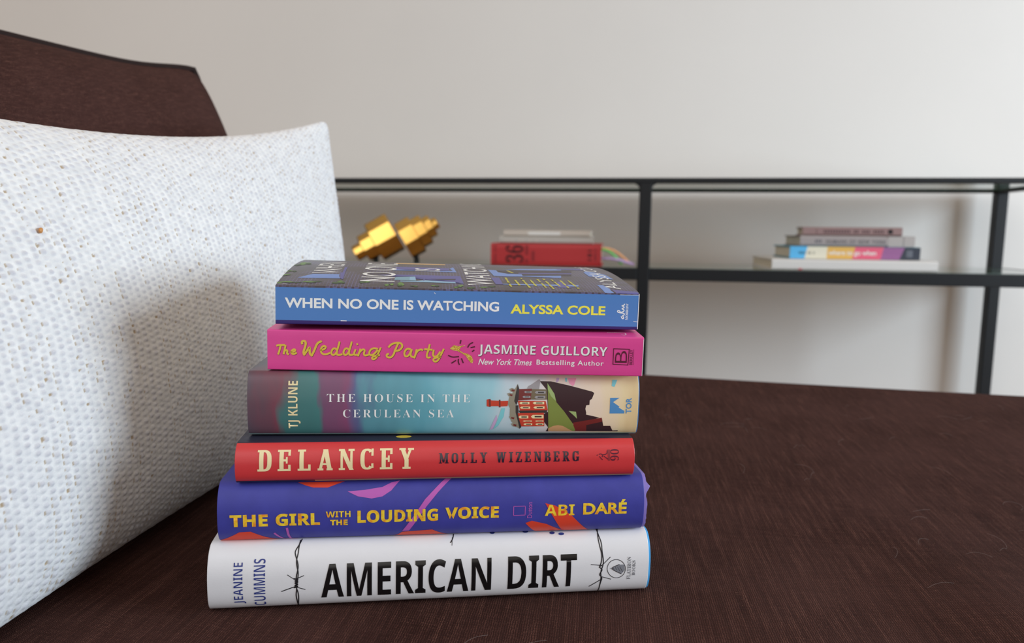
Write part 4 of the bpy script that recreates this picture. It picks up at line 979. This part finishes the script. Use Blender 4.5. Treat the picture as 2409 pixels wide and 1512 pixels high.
for i in range(na):
    for j in range(nc):
        a = i * (nc + 1) + j
        fs.append((a, a + 1, a + nc + 2, a + nc + 1)); a += m1; fs.append((a, a + nc + 1, a + nc + 2, a + 1))
ring = [i * (nc + 1) for i in range(na + 1)] + [na * (nc + 1) + j for j in range(1, nc + 1)] + [i * (nc + 1) + nc for i in range(na - 1, -1, -1)] + [j for j in range(nc - 1, 0, -1)]
nr = len(ring)
# boxed border between the two faces, gently bowed
steps = 4; last = ring; cen = cush_pt(.5, 0, .5)
for s_ in range(1, steps + 1):
    if s_ == steps: cur = [m1 + k for k in ring]
    else:
        cur = []
        for k in ring:
            p = vs[k].lerp(vs[m1 + k], s_ / steps); o_ = (p - cen); o_ -= nf * o_.dot(nf); o_.normalize()
            cur.append(len(vs)); vs.append(p + o_ * .010 * math.sin(math.pi * s_ / steps))
    for k in range(nr): fs.append((last[k], last[(k + 1) % nr], cur[(k + 1) % nr], cur[k]))
    last = cur
obj('cover', vs, fs, LINEN_UP, cush, None, True)
def tube(name, pts, r, m, parent=None, sides=8, closed=False):
    v, f = [], []; n = len(pts)
    for i, p in enumerate(pts):
        t = (Vector(pts[(i + 1) % n if closed else min(i + 1, n - 1)]) - Vector(pts[i - 1 if closed else max(i - 1, 0)])).normalized()
        a = t.orthogonal().normalized() if i == 0 else (pa - t * pa.dot(t)).normalized(); pa = a; b = t.cross(a)
        rad = r[i] if isinstance(r, (list, tuple)) else r
        for k in range(sides):
            w = 2 * math.pi * k / sides; v.append(Vector(p) + a * math.cos(w) * rad + b * math.sin(w) * rad)
    for i in range(n if closed else n - 1):
        for k in range(sides):
            j = (i + 1) % n; f.append((i * sides + k, i * sides + (k + 1) % sides, j * sides + (k + 1) % sides, j * sides + k))
    if not closed: f += [tuple(range(sides - 1, -1, -1)), tuple((n - 1) * sides + k for k in range(sides))]
    return (v, f) if name is None else obj(name, v, f, m, parent, None, True)
PIPE = mat('dark_piping', (40, 28, 26), .8, .2)
tube('piping', [vs[k] for k in ring], .0038, PIPE, cush, 8, True)

# ------------------------------------------------------------------ white woven pillow
WOOL = mat('white_weave', (232, 232, 232), .9, .15); n_, l_, b_ = nodes(WOOL)
at_ = n_.new('ShaderNodeAttribute'); at_.attribute_name = 'weave'
tc = n_.new('ShaderNodeTexCoord'); fz = noise(n_, l_, tc.outputs['Object'], 1500, 2); fz2 = noise(n_, l_, tc.outputs['Object'], 180, 2)
cw0 = ramp(n_, l_, fz2.outputs[0], [(.35, lin((222, 222, 223))), (.65, lin((236, 235, 234)))])
at2 = n_.new('ShaderNodeAttribute'); at2.attribute_name = 'pad'
cw = mix(n_, l_, at2.outputs['Fac'], cw0, lin((204, 203, 209)))
l_.new(mix(n_, l_, at_.outputs['Fac'], cw, lin((176, 154, 124))), b_.inputs['Base Color'])
bump(n_, l_, fz.outputs[0], b_, .35, .0005)
b_.inputs['Sheen Weight'].default_value = .1
PN, PF = np.array((-.385, .150, .745)), np.array((-.1965, .780, .7625))
QN, QF = np.array((-.268, .150, .447)), np.array((-.165, .780, .458))
PILN = np.array((.93, -.28, .22)); PILN = PILN / np.linalg.norm(PILN)
def pillow_pt(p, q, side=1):
    """p 0..1 near to far, q 0..1 bottom to top (arrays)"""
    sp = 4 * p * (1 - p); sq = 4 * q * (1 - q)
    top = PN + (PF - PN) * p[..., None]; bot = QN + (QF - QN) * p[..., None]
    top = top + np.stack([0 * p, 0 * p, -.044 * sp], -1)
    bot = bot + np.stack([-.020 * sp, 0 * p, .000 * sp], -1)
    # the short ends draw in between the corners
    v = bot + (top - bot) * q[..., None]
    inward = -.008 * sq * (2 * p - 1)
    v = v + (PF - PN) / np.linalg.norm(PF - PN) * inward[..., None]
    cf = np.clip((np.abs(2 * p - 1) - .955) / .045, 0, 1) * np.clip((np.abs(2 * q - 1) - .92) / .08, 0, 1)
    v = v + (cf ** 2)[..., None] * (np.sign(.5 - q)[..., None] * np.array((0, 0, .0045)) + np.sign(.5 - p)[..., None] * np.array((0, .006, 0)))
    # plump front, flatter towards the far end
    belly = (np.clip(sp, 0, 1) ** .55) * (np.clip(sq, 0, 1) ** .55)
    return v + PILN * ((.050 if side > 0 else -.050) * belly)[..., None]
NP_, NQ_ = 800, 400
pp, qq = np.meshgrid(np.linspace(0, 1, NP_ + 1), np.linspace(0, 1, NQ_ + 1), indexing='ij')
PLEN, QLEN = .66, .335
uu, ww = pp * PLEN, qq * QLEN                       # metres along and across the cloth
rg = np.random.default_rng(4)
uu = uu + .0010 * np.sin(ww * 40 + 3 * np.sin(uu * 18)) + .0008 * np.sin(ww * 95 + uu * 30)
ww = ww + .0008 * np.sin(uu * 60) + .0006 * np.sin(uu * 140 + ww * 50)
pu, pw = .0056, .0046
ci = np.floor(uu / pu).astype(int); ww = ww + (ci % 2) * pw / 2
cj = np.floor(ww / pw).astype(int)
fu, fw_ = uu / pu - ci - .5, ww / pw - cj - .5
rnd = rg.random((400, 200)); rnd2 = rg.random((400, 200)); rnd3 = rg.random((400, 200)); colr = rg.random(400)
R1, R2, R3, CR = rnd[ci % 400, cj % 200], rnd2[ci % 400, cj % 200], rnd3[ci % 400, cj % 200], colr[ci % 400]
hump = lambda t, w: np.sqrt(np.clip(1 - (t / w) ** 2, 0, 1))
# plump weft pads sunk between raised warp cords and cross bars
pr_ = np.sqrt((fu / (.29 + .08 * R1)) ** 2 + ((fw_ + .06 * (R2 - .5)) / (.34 + .08 * R3)) ** 2)
pad = np.clip(1.25 - pr_, 0, 1)
padh = .25 + .80 * hump(np.minimum(pr_, 1), 1.0) * (.7 + .6 * R2)
cord = hump(np.abs(fu) - .5, .25) * (.60 + .25 * np.sin(2 * np.pi * ww / .0023 + 5 * CR)) * (.8 + .3 * R3)
bar = hump(np.abs(fw_) - .5, .22) * (.34 + .25 * R1)
hgt = np.maximum(np.maximum(padh * (pr_ < 1.0), cord), bar)
dash = (np.abs(fu + .33 + .05 * (R2 - .5)) < .045 + .05 * R1) & (np.abs(fw_ + .1 * (R3 - .5)) < .12 + .20 * R2) & (R3 + .45 * (CR - .5) > .50) & (CR > .25)
hgt = np.where(dash, .05, hgt)
for _ in range(1):                                   # soften
    hgt = (hgt + np.roll(hgt, 1, 0) + np.roll(hgt, -1, 0) + np.roll(hgt, 1, 1) + np.roll(hgt, -1, 1)) / 5
edge_f = np.clip(np.minimum(np.minimum(pp, 1 - pp) * PLEN, np.minimum(qq, 1 - qq) * QLEN) / .006, .25, 1)
front = pillow_pt(pp, qq, 1)
gn = np.cross(np.gradient(front, axis=0), np.gradient(front, axis=1)); gn /= np.maximum(np.linalg.norm(gn, axis=-1, keepdims=True), 1e-9)
if gn[NP_ // 2, NQ_ // 2, 0] < 0: gn = -gn
front = front + gn * ((hgt - .4) * .0015 * edge_f)[..., None]
vs = front.reshape(-1, 3)
ii, jj = np.meshgrid(np.arange(NP_), np.arange(NQ_), indexing='ij'); a = (ii * (NQ_ + 1) + jj).ravel()
quads = np.stack([a, a + NQ_ + 1, a + NQ_ + 2, a + 1], 1)
pb, qb = np.meshgrid(np.linspace(0, 1, 81), np.linspace(0, 1, 41), indexing='ij')
back = pillow_pt(pb, qb, -1).reshape(-1, 3); nb0 = len(vs)
ii, jj = np.meshgrid(np.arange(80), np.arange(40), indexing='ij'); a = (ii * 41 + jj).ravel() + nb0
quads = np.vstack([quads, np.stack([a, a + 1, a + 42, a + 41], 1)])
allv = np.vstack([vs, back])
me = bpy.data.meshes.new('throw_pillow')
me.vertices.add(len(allv)); me.vertices.foreach_set('co', allv.astype(np.float32).ravel())
me.loops.add(quads.size); me.loops.foreach_set('vertex_index', quads.astype(np.int32).ravel())
me.polygons.add(len(quads)); me.polygons.foreach_set('loop_start', np.arange(0, quads.size, 4, dtype=np.int32))
me.polygons.foreach_set('use_smooth', np.ones(len(quads), dtype=bool))
wa = me.attributes.new('weave', 'FLOAT', 'POINT')
yarn = np.clip(dash * (.45 + .5 * R1), 0, 1)
wa.data.foreach_set('value', np.concatenate([yarn.ravel(), np.zeros(len(back))]).astype(np.float32))
pa_ = me.attributes.new('pad', 'FLOAT', 'POINT')
pa_.data.foreach_set('value', np.concatenate([(np.clip(pad * 1.6, 0, 1) * (.35 + .65 * R2)).ravel(), np.zeros(len(back))]).astype(np.float32))
me.update(calc_edges=True); me.validate()
me.materials.append(WOOL)
pil = bpy.data.objects.new('throw_pillow', me); COL.objects.link(pil)
tag(pil, 'white coarse woven throw pillow standing on the sofa beside the stack of books', 'pillow')

# ------------------------------------------------------------------ pet hair on the seat, a seed husk on the pillow
HAIR = mat('pale_hair', (150, 138, 134), .5, .4)
rnd_ = random.Random(11); hv, hf = [], []
for _ in range(95):
    x = rnd_.uniform(-.05, .62); y = rnd_.uniform(.32, .80)
    if x < .10 and y > .36: continue
    ang = rnd_.gauss(.5, .7); Lh = rnd_.uniform(.006, .026); cv = rnd_.gauss(0, 45); pts = []
    for k in range(9):
        x += math.cos(ang) * Lh / 8; y += math.sin(ang) * Lh / 8; ang += cv * Lh / 8
        pts.append((x, y, seat_height(x, y) + .0004 + .0012 * math.sin(k / 8 * math.pi)))
    v, f = tube(None, pts, .00004, None, None, 4); o0 = len(hv); hv += v; hf += [tuple(o0 + q for q in g) for g in f]
tag(obj('pet_hair', hv, hf, HAIR, None, None, True), 'fine pale pet hairs scattered over the brown sofa seat', 'hair', None, 'stuff')

# ================================================================== console table
CO = Vector((-.0018, 1.55, 0)); CYAW = -.147
BLK = mat('black_metal', (20, 22, 25), .5, .3)
ZT, ZM, DEP = .760, .5758, .33
XL, XM, XR = -.78, .277, 1.105
con = thing('console_table', 'black metal console table with glass top and glass shelf, standing against the wall', 'table', CO, (0, 0, CYAW))
R_ = .0125
def post(x, y): box('leg', (x - R_, y - R_, 0), (x + R_, y + R_, ZT - .010), BLK, con, .002)
for x, y in ((XL, 0), (XL, DEP), (XM, 0), (XR, 0), (XR, DEP)): post(x, y)
TH_ = .0105
def rail(nm, a, b, z, h): 
    lo = (min(a[0], b[0]) - R_, min(a[1], b[1]) - R_, z - h); hi = (max(a[0], b[0]) + R_, max(a[1], b[1]) + R_, z)
    box(nm, lo, hi, BLK, con, .0015)
for a, b in (((XL, 0), (XR, 0)), ((XL, DEP), (XR, DEP)), ((XL, 0), (XL, DEP)), ((XR, 0), (XR, DEP))):
    rail('top_rail', a, b, ZT, TH_)
# small corner gussets where the posts meet the top rail
for x in (XM,):
    for s in (-1, 1):
        v = [(x + s * R_, -R_ * .9, ZT - TH_), (x + s * (R_ + .010), -R_ * .9, ZT - TH_), (x + s * (R_ + .003), -R_ * .9, ZT - TH_ - .004), (x + s * R_, -R_ * .9, ZT - TH_ - .011)]
        v += [(a, R_ * .9, c) for a, _, c in v]
        bm = bmesh.new(); q = [bm.verts.new(p) for p in v]
        for f in ((0, 1, 2, 3), (7, 6, 5, 4), (0, 4, 5, 1), (1, 5, 6, 2), (2, 6, 7, 3), (3, 7, 4, 0)): bm.faces.new([q[i] for i in f])
        from_bm('corner_gusset', bm, BLK, con)
for a, b in (((XL + 2 * R_, 0), (XM - 2 * R_, 0)), ((XM + 2 * R_, 0), (XR - 2 * R_, 0)), ((XL, 2 * R_), (XL, DEP - 2 * R_)), ((XR, 2 * R_), (XR, DEP - 2 * R_))):
    rail('shelf_rail', a, b, ZM, .025)
def glass_mat(name, tint, refl):
    m = bpy.data.materials.new(name); m.use_nodes = True; n, l = m.node_tree.nodes, m.node_tree.links
    n.clear(); o = n.new('ShaderNodeOutputMaterial'); t = n.new('ShaderNodeBsdfTransparent'); g = n.new('ShaderNodeBsdfGlossy'); mxs = n.new('ShaderNodeMixShader'); fr = n.new('ShaderNodeFresnel')
    t.inputs[0].default_value = (*tint, 1); g.inputs[0].default_value = (1, 1, 1, 1); g.inputs['Roughness'].default_value = .02; fr.inputs[0].default_value = refl
    l.new(fr.outputs[0], mxs.inputs[0]); l.new(t.outputs[0], mxs.inputs[1]); l.new(g.outputs[0], mxs.inputs[2]); l.new(mxs.outputs[0], o.inputs[0])
    return m
GLASS = glass_mat('clear_glass', (.97, .985, .975), 1.45)
GEDGE = mat('glass_edge', (150, 190, 178), .2, .5)
def pane(nm, lo, hi):
    bm = bmesh.new(); bm_box(bm, lo, hi)
    o = from_bm(nm, bm, [GLASS, GEDGE], con)
    o.data.polygons.foreach_set('material_index', np.array([0 if abs(p.normal.z) > .9 else 1 for p in o.data.polygons], dtype=np.int32))
    return o
pane('glass_top', (XL + R_, R_ + .0005, ZT - .006), (XR - R_, DEP - R_ - .0005, ZT - .0005))
pane('glass_shelf', (XL + R_ + .0005, R_ + .0005, ZM - .0055), (XR - R_ - .0005, DEP - R_ - .002, ZM + .0002))
GZ = ZM + .0002

def shelf_book(name, label, x, y, z, yaw, L, W, T, cov, group, marks=(), spine_b=.0, cloth=.0025, text=()):
    """a closed book lying flat, spine along local x facing -y"""
    r = thing(name, label, 'book', CO + Matrix.Rotation(CYAW, 3, 'Z') @ Vector((x, y, z)), (0, 0, CYAW + yaw), group)
    c = cloth
    verts, faces, mi = [], [], []
    pr = [(W, 0), (.006, 0), (.0018, .0012), (0, T * .2), (0, T * .5), (0, T * .8), (.0018, T - .0012), (.006, T), (W, T)]
    ip = [(W, c), (.006, c), (c + .001, c + .001), (c, T * .25), (c, T * .5), (c, T * .75), (c + .001, T - c - .001), (.006, T - c), (W, T - c)]
    k = len(pr)
    for pts in (pr, ip):
        for sx in (-L / 2, L / 2):
            for y_, z_ in pts: verts.append((sx, y_, z_))
    for j in range(k - 1):
        faces += [(j, k + j, k + j + 1, j + 1), (2 * k + j, 2 * k + j + 1, 3 * k + j + 1, 3 * k + j), (j, j + 1, 2 * k + j + 1, 2 * k + j), (k + j, 3 * k + j, 3 * k + j + 1, k + j + 1)]
    faces += [(0, 2 * k, 3 * k, k), (k - 1, 2 * k - 1, 4 * k - 1, 3 * k - 1)]
    mats = [cov]; mi = [0] * len(faces); idx = {}
    def lay(u, s, h): return (u, -h, s)
    items = [('p', m, q, 0) for m, q in marks] + [('t', b, m, u0, u1, s0, s1, kw) for b, m, u0, u1, s0, s1, kw in text]
    for it in items:
        m, v, f, ly = flat_piece(it)
        if m not in idx: idx[m] = len(mats); mats.append(MATS[m])
        vv, ff = wrap(v, f, [], lambda u, s: (u, -.0001 - .0001 * ly, s))
        o0 = len(verts); verts += vv; faces += [tuple(o0 + q for q in g) for g in ff]; mi += [idx[m]] * len(ff)
    obj('cover', verts, faces, mats, r, mi)
    box('page_block', (-L / 2 + .003, c + .0006, c + .0002), (L / 2 - .003, W - .004, T - c - .0002), PAPER, r)
    return r
LS, RS = 'books lying on the glass shelf, low pile of three', 'books lying on the glass shelf, pile of four'
KS = 1.0
for nm, c in dict(shelf_dark=(58, 26, 30), shelf_soft=(118, 36, 42), sky_blue=(92, 178, 226), pale_cream=(222, 216, 196), marigold=(222, 176, 92), rose=(222, 98, 124), plum=(150, 98, 144), slate=(58, 62, 72),
                  slate_light=(120, 124, 134), text_grey=(110, 108, 112), mauve_text=(104, 80, 82), near_black=(44, 40, 42), grey_patch=(176, 168, 164), cream_band=(206, 194, 182), cherry=(206, 60, 80), soft_white=(232, 228, 222)).items():
    mat(nm, c, .5, .3, gain=KS)
def blocks(m, u0, u1, s0, s1, n, seed, rot=False):
    """rows of small print too small to read"""
    q, rn = [], random.Random(seed)
    for i in range(n):
        if rn.random() < .12: continue
        a, c = (i + .1) / n, (i + .78) / n
        if rot: q.append((m, [(u0, s0 + (s1 - s0) * a), (u1, s0 + (s1 - s0) * a), (u1, s0 + (s1 - s0) * c), (u0, s0 + (s1 - s0) * c)]))
        else: q.append((m, [(u0 + (u1 - u0) * a, s0), (u0 + (u1 - u0) * c, s0), (u0 + (u1 - u0) * c, s1), (u0 + (u1 - u0) * a, s1)]))
    return q
ru = lambda x: -.1195 + (x - 215) * .0001527
rs = lambda y: (630 - y) * .0475 / 305
red = shelf_book('hardcover_book', 'thick red book with a large black 36 on its spine, on the glass shelf', .070, .020, GZ, .0, .239, .165, .0475, mat('shelf_red', (186, 54, 56), .5, .3, gain=KS), LS,
    blocks('shelf_soft', ru(270), ru(294), rs(600), rs(350), 16, 1, True) + blocks('shelf_soft', ru(712), ru(752), rs(590), rs(350), 9, 2, True) + blocks('shelf_soft', ru(800), ru(846), rs(565), rs(375), 7, 3, True)
    + blocks('shelf_dark', ru(1588), ru(1648), rs(552), rs(398), 6, 4, True) + blocks('shelf_soft', ru(1682), ru(1708), rs(552), rs(385), 9, 5, True),
    text=[('36', 'shelf_dark', ru(432), ru(686), rs(590), rs(352), dict(rot=1, font='serif', bold=.0))])
def ribbon(nm, pts, w, m, parent):
    v, f = [], []
    for i, p in enumerate(pts):
        a, c = pts[max(i - 1, 0)], pts[min(i + 1, len(pts) - 1)]
        dx, dz = c[0] - a[0], c[2] - a[2]; ln = math.hypot(dx, dz); nx, nz = -dz / ln * w / 2, dx / ln * w / 2
        v += [(p[0] - nx, p[1], p[2] - nz), (p[0] + nx, p[1], p[2] + nz), (p[0] + nx, p[1] + .0005, p[2] + nz), (p[0] - nx, p[1] + .0005, p[2] - nz)]
    for i in range(len(pts) - 1):
        a = 4 * i
        for k in range(4): f.append((a + k, a + 4 + k, a + 4 + (k + 1) % 4, a + (k + 1) % 4))
    f += [(3, 2, 1, 0), (len(v) - 4, len(v) - 3, len(v) - 2, len(v) - 1)]
    o = obj(nm, v, f, m, parent, None, True); o['label'] = m.name.split('_')[0] + ' ribbon bookmark'
    return o
def arc(x0, z0, x1, z1, rise, y, n=14):
    return [(x0 + (x1 - x0) * t, y, z0 + (z1 - z0) * t ** 2.2 + rise * math.sin(math.pi * t) * (1 - t)) for t in np.linspace(0, 1, n)]
ribbon('ribbon_bookmark', arc(.112, .034, .163, .004, .005, .040), .0055, mat('green_ribbon', (120, 200, 110), .5, .3, gain=1.1), red)
ribbon('ribbon_bookmark', arc(.112, .036, .182, .004, .006, .055), .005, mat('orange_ribbon', (236, 170, 120), .5, .3, gain=1.1), red)
ribbon('ribbon_bookmark', arc(.112, .016, .190, .004, .003, .030), .006, mat('violet_ribbon', (192, 164, 206), .5, .3, gain=1.1), red)
ribbon('ribbon_bookmark', [(-.112, .05, .040), (-.121, .05, .039), (-.125, .05, .034)], .006, mat('green_ribbon_end', (60, 130, 90), .5, .3), red)
shelf_book('hardcover_book', 'thin grey-cream book lying directly on the thick red book', .0692, .026, GZ + .0475, .01, .201, .150, .0150, mat('grey_cream', (188, 182, 174), .6, .3, gain=KS), LS, blocks('cream_band', -.09, .0, .004, .008, 12, 7))
shelf_book('hardcover_book', 'thin cream book on top of the pile with the thick red book', .0705, .030, GZ + .0625, -.01, .187, .145, .0135, mat('warm_cream', (204, 192, 180), .6, .3, gain=KS), LS, [('soft_white', [(-.04, .003), (.03, .003), (.03, .0105), (-.04, .0105)])])
shelf_book('hardcover_book', 'large white book lying under the pile of four on the glass shelf', .697, .018, GZ, .0, .318, .235, .0225, mat('shelf_white', (214, 210, 206), .55, .3, gain=KS), RS,
    [('cherry', [(-.106, .001), (-.100, .001), (-.100, .004), (-.106, .004)])], cloth=.003)
bu = lambda x: -.127 + (x - 575) * .254 / 1475
shelf_book('hardcover_book', 'rainbow striped book between the grey book and the large white book', .706, .050, GZ + .0225, .0, .254, .165, .0262, mat('teal_board', (74, 140, 160), .5, .3, gain=KS), RS,
    [('sky_blue', [(bu(575), 0.0006), (bu(745), .0006), (bu(775), .0256), (bu(575), .0256)]), ('pale_cream', [(bu(745), .0006), (bu(1000), .0006), (bu(1005), .0256), (bu(775), .0256)]), ('marigold', [(bu(1000), .0006), (bu(1290), .0006), (bu(1320), .0256), (bu(1005), .0256)]),
     ('rose', [(bu(1290), .0006), (bu(1610), .0006), (bu(1640), .0256), (bu(1320), .0256)]), ('plum', [(bu(1610), .0006), (bu(1820), .0006), (bu(1875), .0256), (bu(1640), .0256)]), ('slate', [(bu(1820), .0006), (bu(2050), .0006), (bu(2050), .0256), (bu(1875), .0256)])]
    + [('slate_light', [(bu(1895), .006), (bu(1965), .006), (bu(1965), .020), (bu(1895), .020)])] + [(m, [(a, b + .00) for a, b in q]) for m, q in blocks('slate', bu(675), bu(865), .0100, .0150, 9, 9)],
    text=[('where to go when', 'soft_white', bu(1020), bu(1560), .0060, .0185, dict(bold=.02, lay=3))])
gu = lambda x: -.112 + (x - 680) * .224 / 1310
shelf_book('hardcover_book', 'grey book with dark spine lettering, on the rainbow striped book', .712, .058, GZ + .0487, .0, .224, .150, .0222, mat('shelf_grey', (162, 152, 150), .6, .3, gain=KS), RS,
    [('grey_patch', [(gu(1690), .0006), (gu(1990), .0006), (gu(1990), .0216), (gu(1690), .0216)]), ('text_grey', [(gu(1858), .0006), (gu(1866), .0006), (gu(1866), .0216), (gu(1858), .0216)])] + blocks('text_grey', gu(740), gu(775), .007, .014, 1, 31) + blocks('text_grey', gu(850), gu(935), .007, .014, 3, 12),
    text=[('HUMANS OF NEW YORK', 'text_grey', gu(985), gu(1665), .0062, .0142, dict(bold=.01, space=1.3, lay=3))])
mu = lambda x: -.0955 + (x - 715) * .191 / 1105
shelf_book('hardcover_book', 'small mauve book on top of the pile with the rainbow striped book', .703, .066, GZ + .0709, -.11, .191, .115, .0178, mat('shelf_mauve', (156, 128, 126), .6, .3, gain=KS), RS,
    blocks('mauve_text', mu(950), mu(1625), .0055, .0120, 22, 21) + blocks('mauve_text', mu(868), mu(882), .004, .014, 1, 33) + [('near_black', [(mu(1690) + .005 * math.cos(a * .5236), .009 + .005 * math.sin(a * .5236)) for a in range(12)])])

# ------------------------------------------------------------------ brass sculpture on the shelf
BRASS = mat('polished_brass', (228, 178, 92), .17, .5, 1.0)
scu = thing('brass_sculpture', 'polished brass sculpture of two stepped drums, standing on the glass shelf beside the pillow', 'sculpture', CO + Matrix.Rotation(CYAW, 3, 'Z') @ Vector((-.275, .105, GZ)), (0, 0, .14))
def drum(name, cx, cz, steps, ang=30):
    """stack of faceted drums along a tilted axis; steps (from, to, radius) in metres"""
    bm = bmesh.new(); ca, sa = math.cos(math.radians(ang)), math.sin(math.radians(ang))
    Mx = Matrix.Translation((cx, 0, cz)) @ Matrix.Rotation(-math.radians(ang), 4, 'Y') @ Matrix.Rotation(math.pi / 2, 4, 'Y')
    for t0, t1, r_ in steps:
        g = bmesh.ops.create_cone(bm, cap_ends=True, segments=8, radius1=r_, radius2=r_, depth=t1 - t0, matrix=Mx @ Matrix.Translation((0, 0, (t0 + t1) / 2)) @ Matrix.Rotation(math.radians(10.5), 4, 'Z'))['verts']
        ed = list({e for v in g for e in v.link_edges})
        bmesh.ops.bevel(bm, geom=ed, offset=.0016, segments=2, affect='EDGES', profile=.6)
    return from_bm(name, bm, BRASS, scu)
q_ = .0001600
drum('stepped_drum', -.0365, .058, [(-190 * q_, 150 * q_, 300 * q_), (-370 * q_, -180 * q_, 205 * q_), (-510 * q_, -360 * q_, 118 * q_)])
drum('stepped_drum', .030, .0615, [(-190 * q_, 40 * q_, 290 * q_), (30 * q_, 190 * q_, 235 * q_), (180 * q_, 300 * q_, 170 * q_), (290 * q_, 380 * q_, 90 * q_)])
for x in (-.060, .0335):
    bm = bmesh.new(); bmesh.ops.create_cone(bm, cap_ends=True, segments=14, radius1=.007, radius2=.004, depth=.020, matrix=Matrix.Translation((x, 0, .010))); from_bm('foot', bm, BLK, scu)

# ------------------------------------------------------------------ seed husk caught in the weave
HP, HQ = .392, .715
hp = pillow_pt(np.array([HP]), np.array([HQ]), 1)[0] + PILN * .0016
bm = bmesh.new(); bmesh.ops.create_uvsphere(bm, u_segments=12, v_segments=8, radius=1.0)
for v in bm.verts:
    v.co = Vector((v.co.x * .0010, v.co.y * .0019, v.co.z * .0014 * (1 - .25 * v.co.y)))
husk = from_bm('seed_husk', bm, mat('husk_amber', (200, 140, 80), .4, .4), None, True)
husk.location = hp; husk.rotation_euler = (.6, 0, .2)
tag(husk, 'tiny amber seed husk stuck to the front of the white pillow', 'husk')

# ================================================================== the room
WALL = mat('wall_paint', (224, 221, 217), .9, .2); n_, l_, b_ = nodes(WALL)
tc = n_.new('ShaderNodeTexCoord'); t = noise(n_, l_, tc.outputs['Object'], 2.0, 3)
l_.new(ramp(n_, l_, t.outputs[0], [(.3, lin((222, 219, 215))), (.7, lin((226, 223, 219)))]), b_.inputs['Base Color'])
t2 = noise(n_, l_, tc.outputs['Object'], 160, 3); bump(n_, l_, t2.outputs[0], b_, .12, .001)
FLOOR = mat('oak_floor', (150, 112, 78), .45, .4); n_, l_, b_ = nodes(FLOOR)
tc = n_.new('ShaderNodeTexCoord'); br = n_.new('ShaderNodeTexBrick'); br.inputs['Scale'].default_value = 1.2; br.inputs['Row Height'].default_value = .13; br.inputs['Brick Width'].default_value = 1.4; br.inputs['Mortar Size'].default_value = .003
br.inputs['Color1'].default_value = (*lin((156, 118, 84)), 1); br.inputs['Color2'].default_value = (*lin((138, 100, 68)), 1); br.inputs['Mortar'].default_value = (*lin((70, 48, 34)), 1)
l_.new(tc.outputs['Object'], br.inputs[0]); l_.new(br.outputs[0], b_.inputs['Base Color'])
TRIM = mat('trim_white', (232, 230, 226), .5, .4)
RW = Matrix.Rotation(CYAW, 4, 'Z'); WB = .385     # back wall, parallel to the console
def wall_box(bm, lo, hi): bm_box(bm, lo, hi, 0, 1, Matrix.Translation(CO) @ RW)
bm = bmesh.new(); wall_box(bm, (-5.0, WB, 0), (2.6, WB + .12, 2.7)); structure(from_bm('wall_back', bm, WALL))
bm = bmesh.new(); wall_box(bm, (-4.9, WB - .014, 0), (2.2, WB, .09)); structure(from_bm('baseboard_back', bm, TRIM))
structure(box('floor', (-5.1, -2.6, -.05), (2.75, 2.9, 0), FLOOR))
bm = bmesh.new()
y0, y1, z0, z1 = WIN_R[1] - .58, WIN_R[1] + .58, WIN_R[2] - .56, WIN_R[2] + .56
X0, X1 = 2.55, 2.70
for lo, hi in (((X0, -2.6, 0), (X1, y0, 2.7)), ((X0, y1, 0), (X1, 1.72, 2.7)), ((X0, y0, 0), (X1, y1, z0)), ((X0, y0, z1), (X1, y1, 2.7))): bm_box(bm, lo, hi)
structure(from_bm('wall_right', bm, WALL))
win = structure(thing('window_1', 'white framed window in the wall facing the sofa arm', 'window', (X0 + .08, (y0 + y1) / 2, z0)))
bm = bmesh.new(); hw, hz, f_ = (y1 - y0) / 2, z1 - z0, .04
for lo, hi in (((-.03, -hw, 0), (.03, -hw + f_, hz)), ((-.03, hw - f_, 0), (.03, hw, hz)), ((-.03, -hw + f_, 0), (.03, hw - f_, f_)), ((-.03, -hw + f_, hz - f_), (.03, hw - f_, hz))): bm_box(bm, lo, hi)
from_bm('window_frame', bm, TRIM, win)
bm = bmesh.new(); bm_box(bm, (.0, -hw + f_, f_), (.005, hw - f_, hz - f_)); from_bm('pane', bm, GLASS, win)
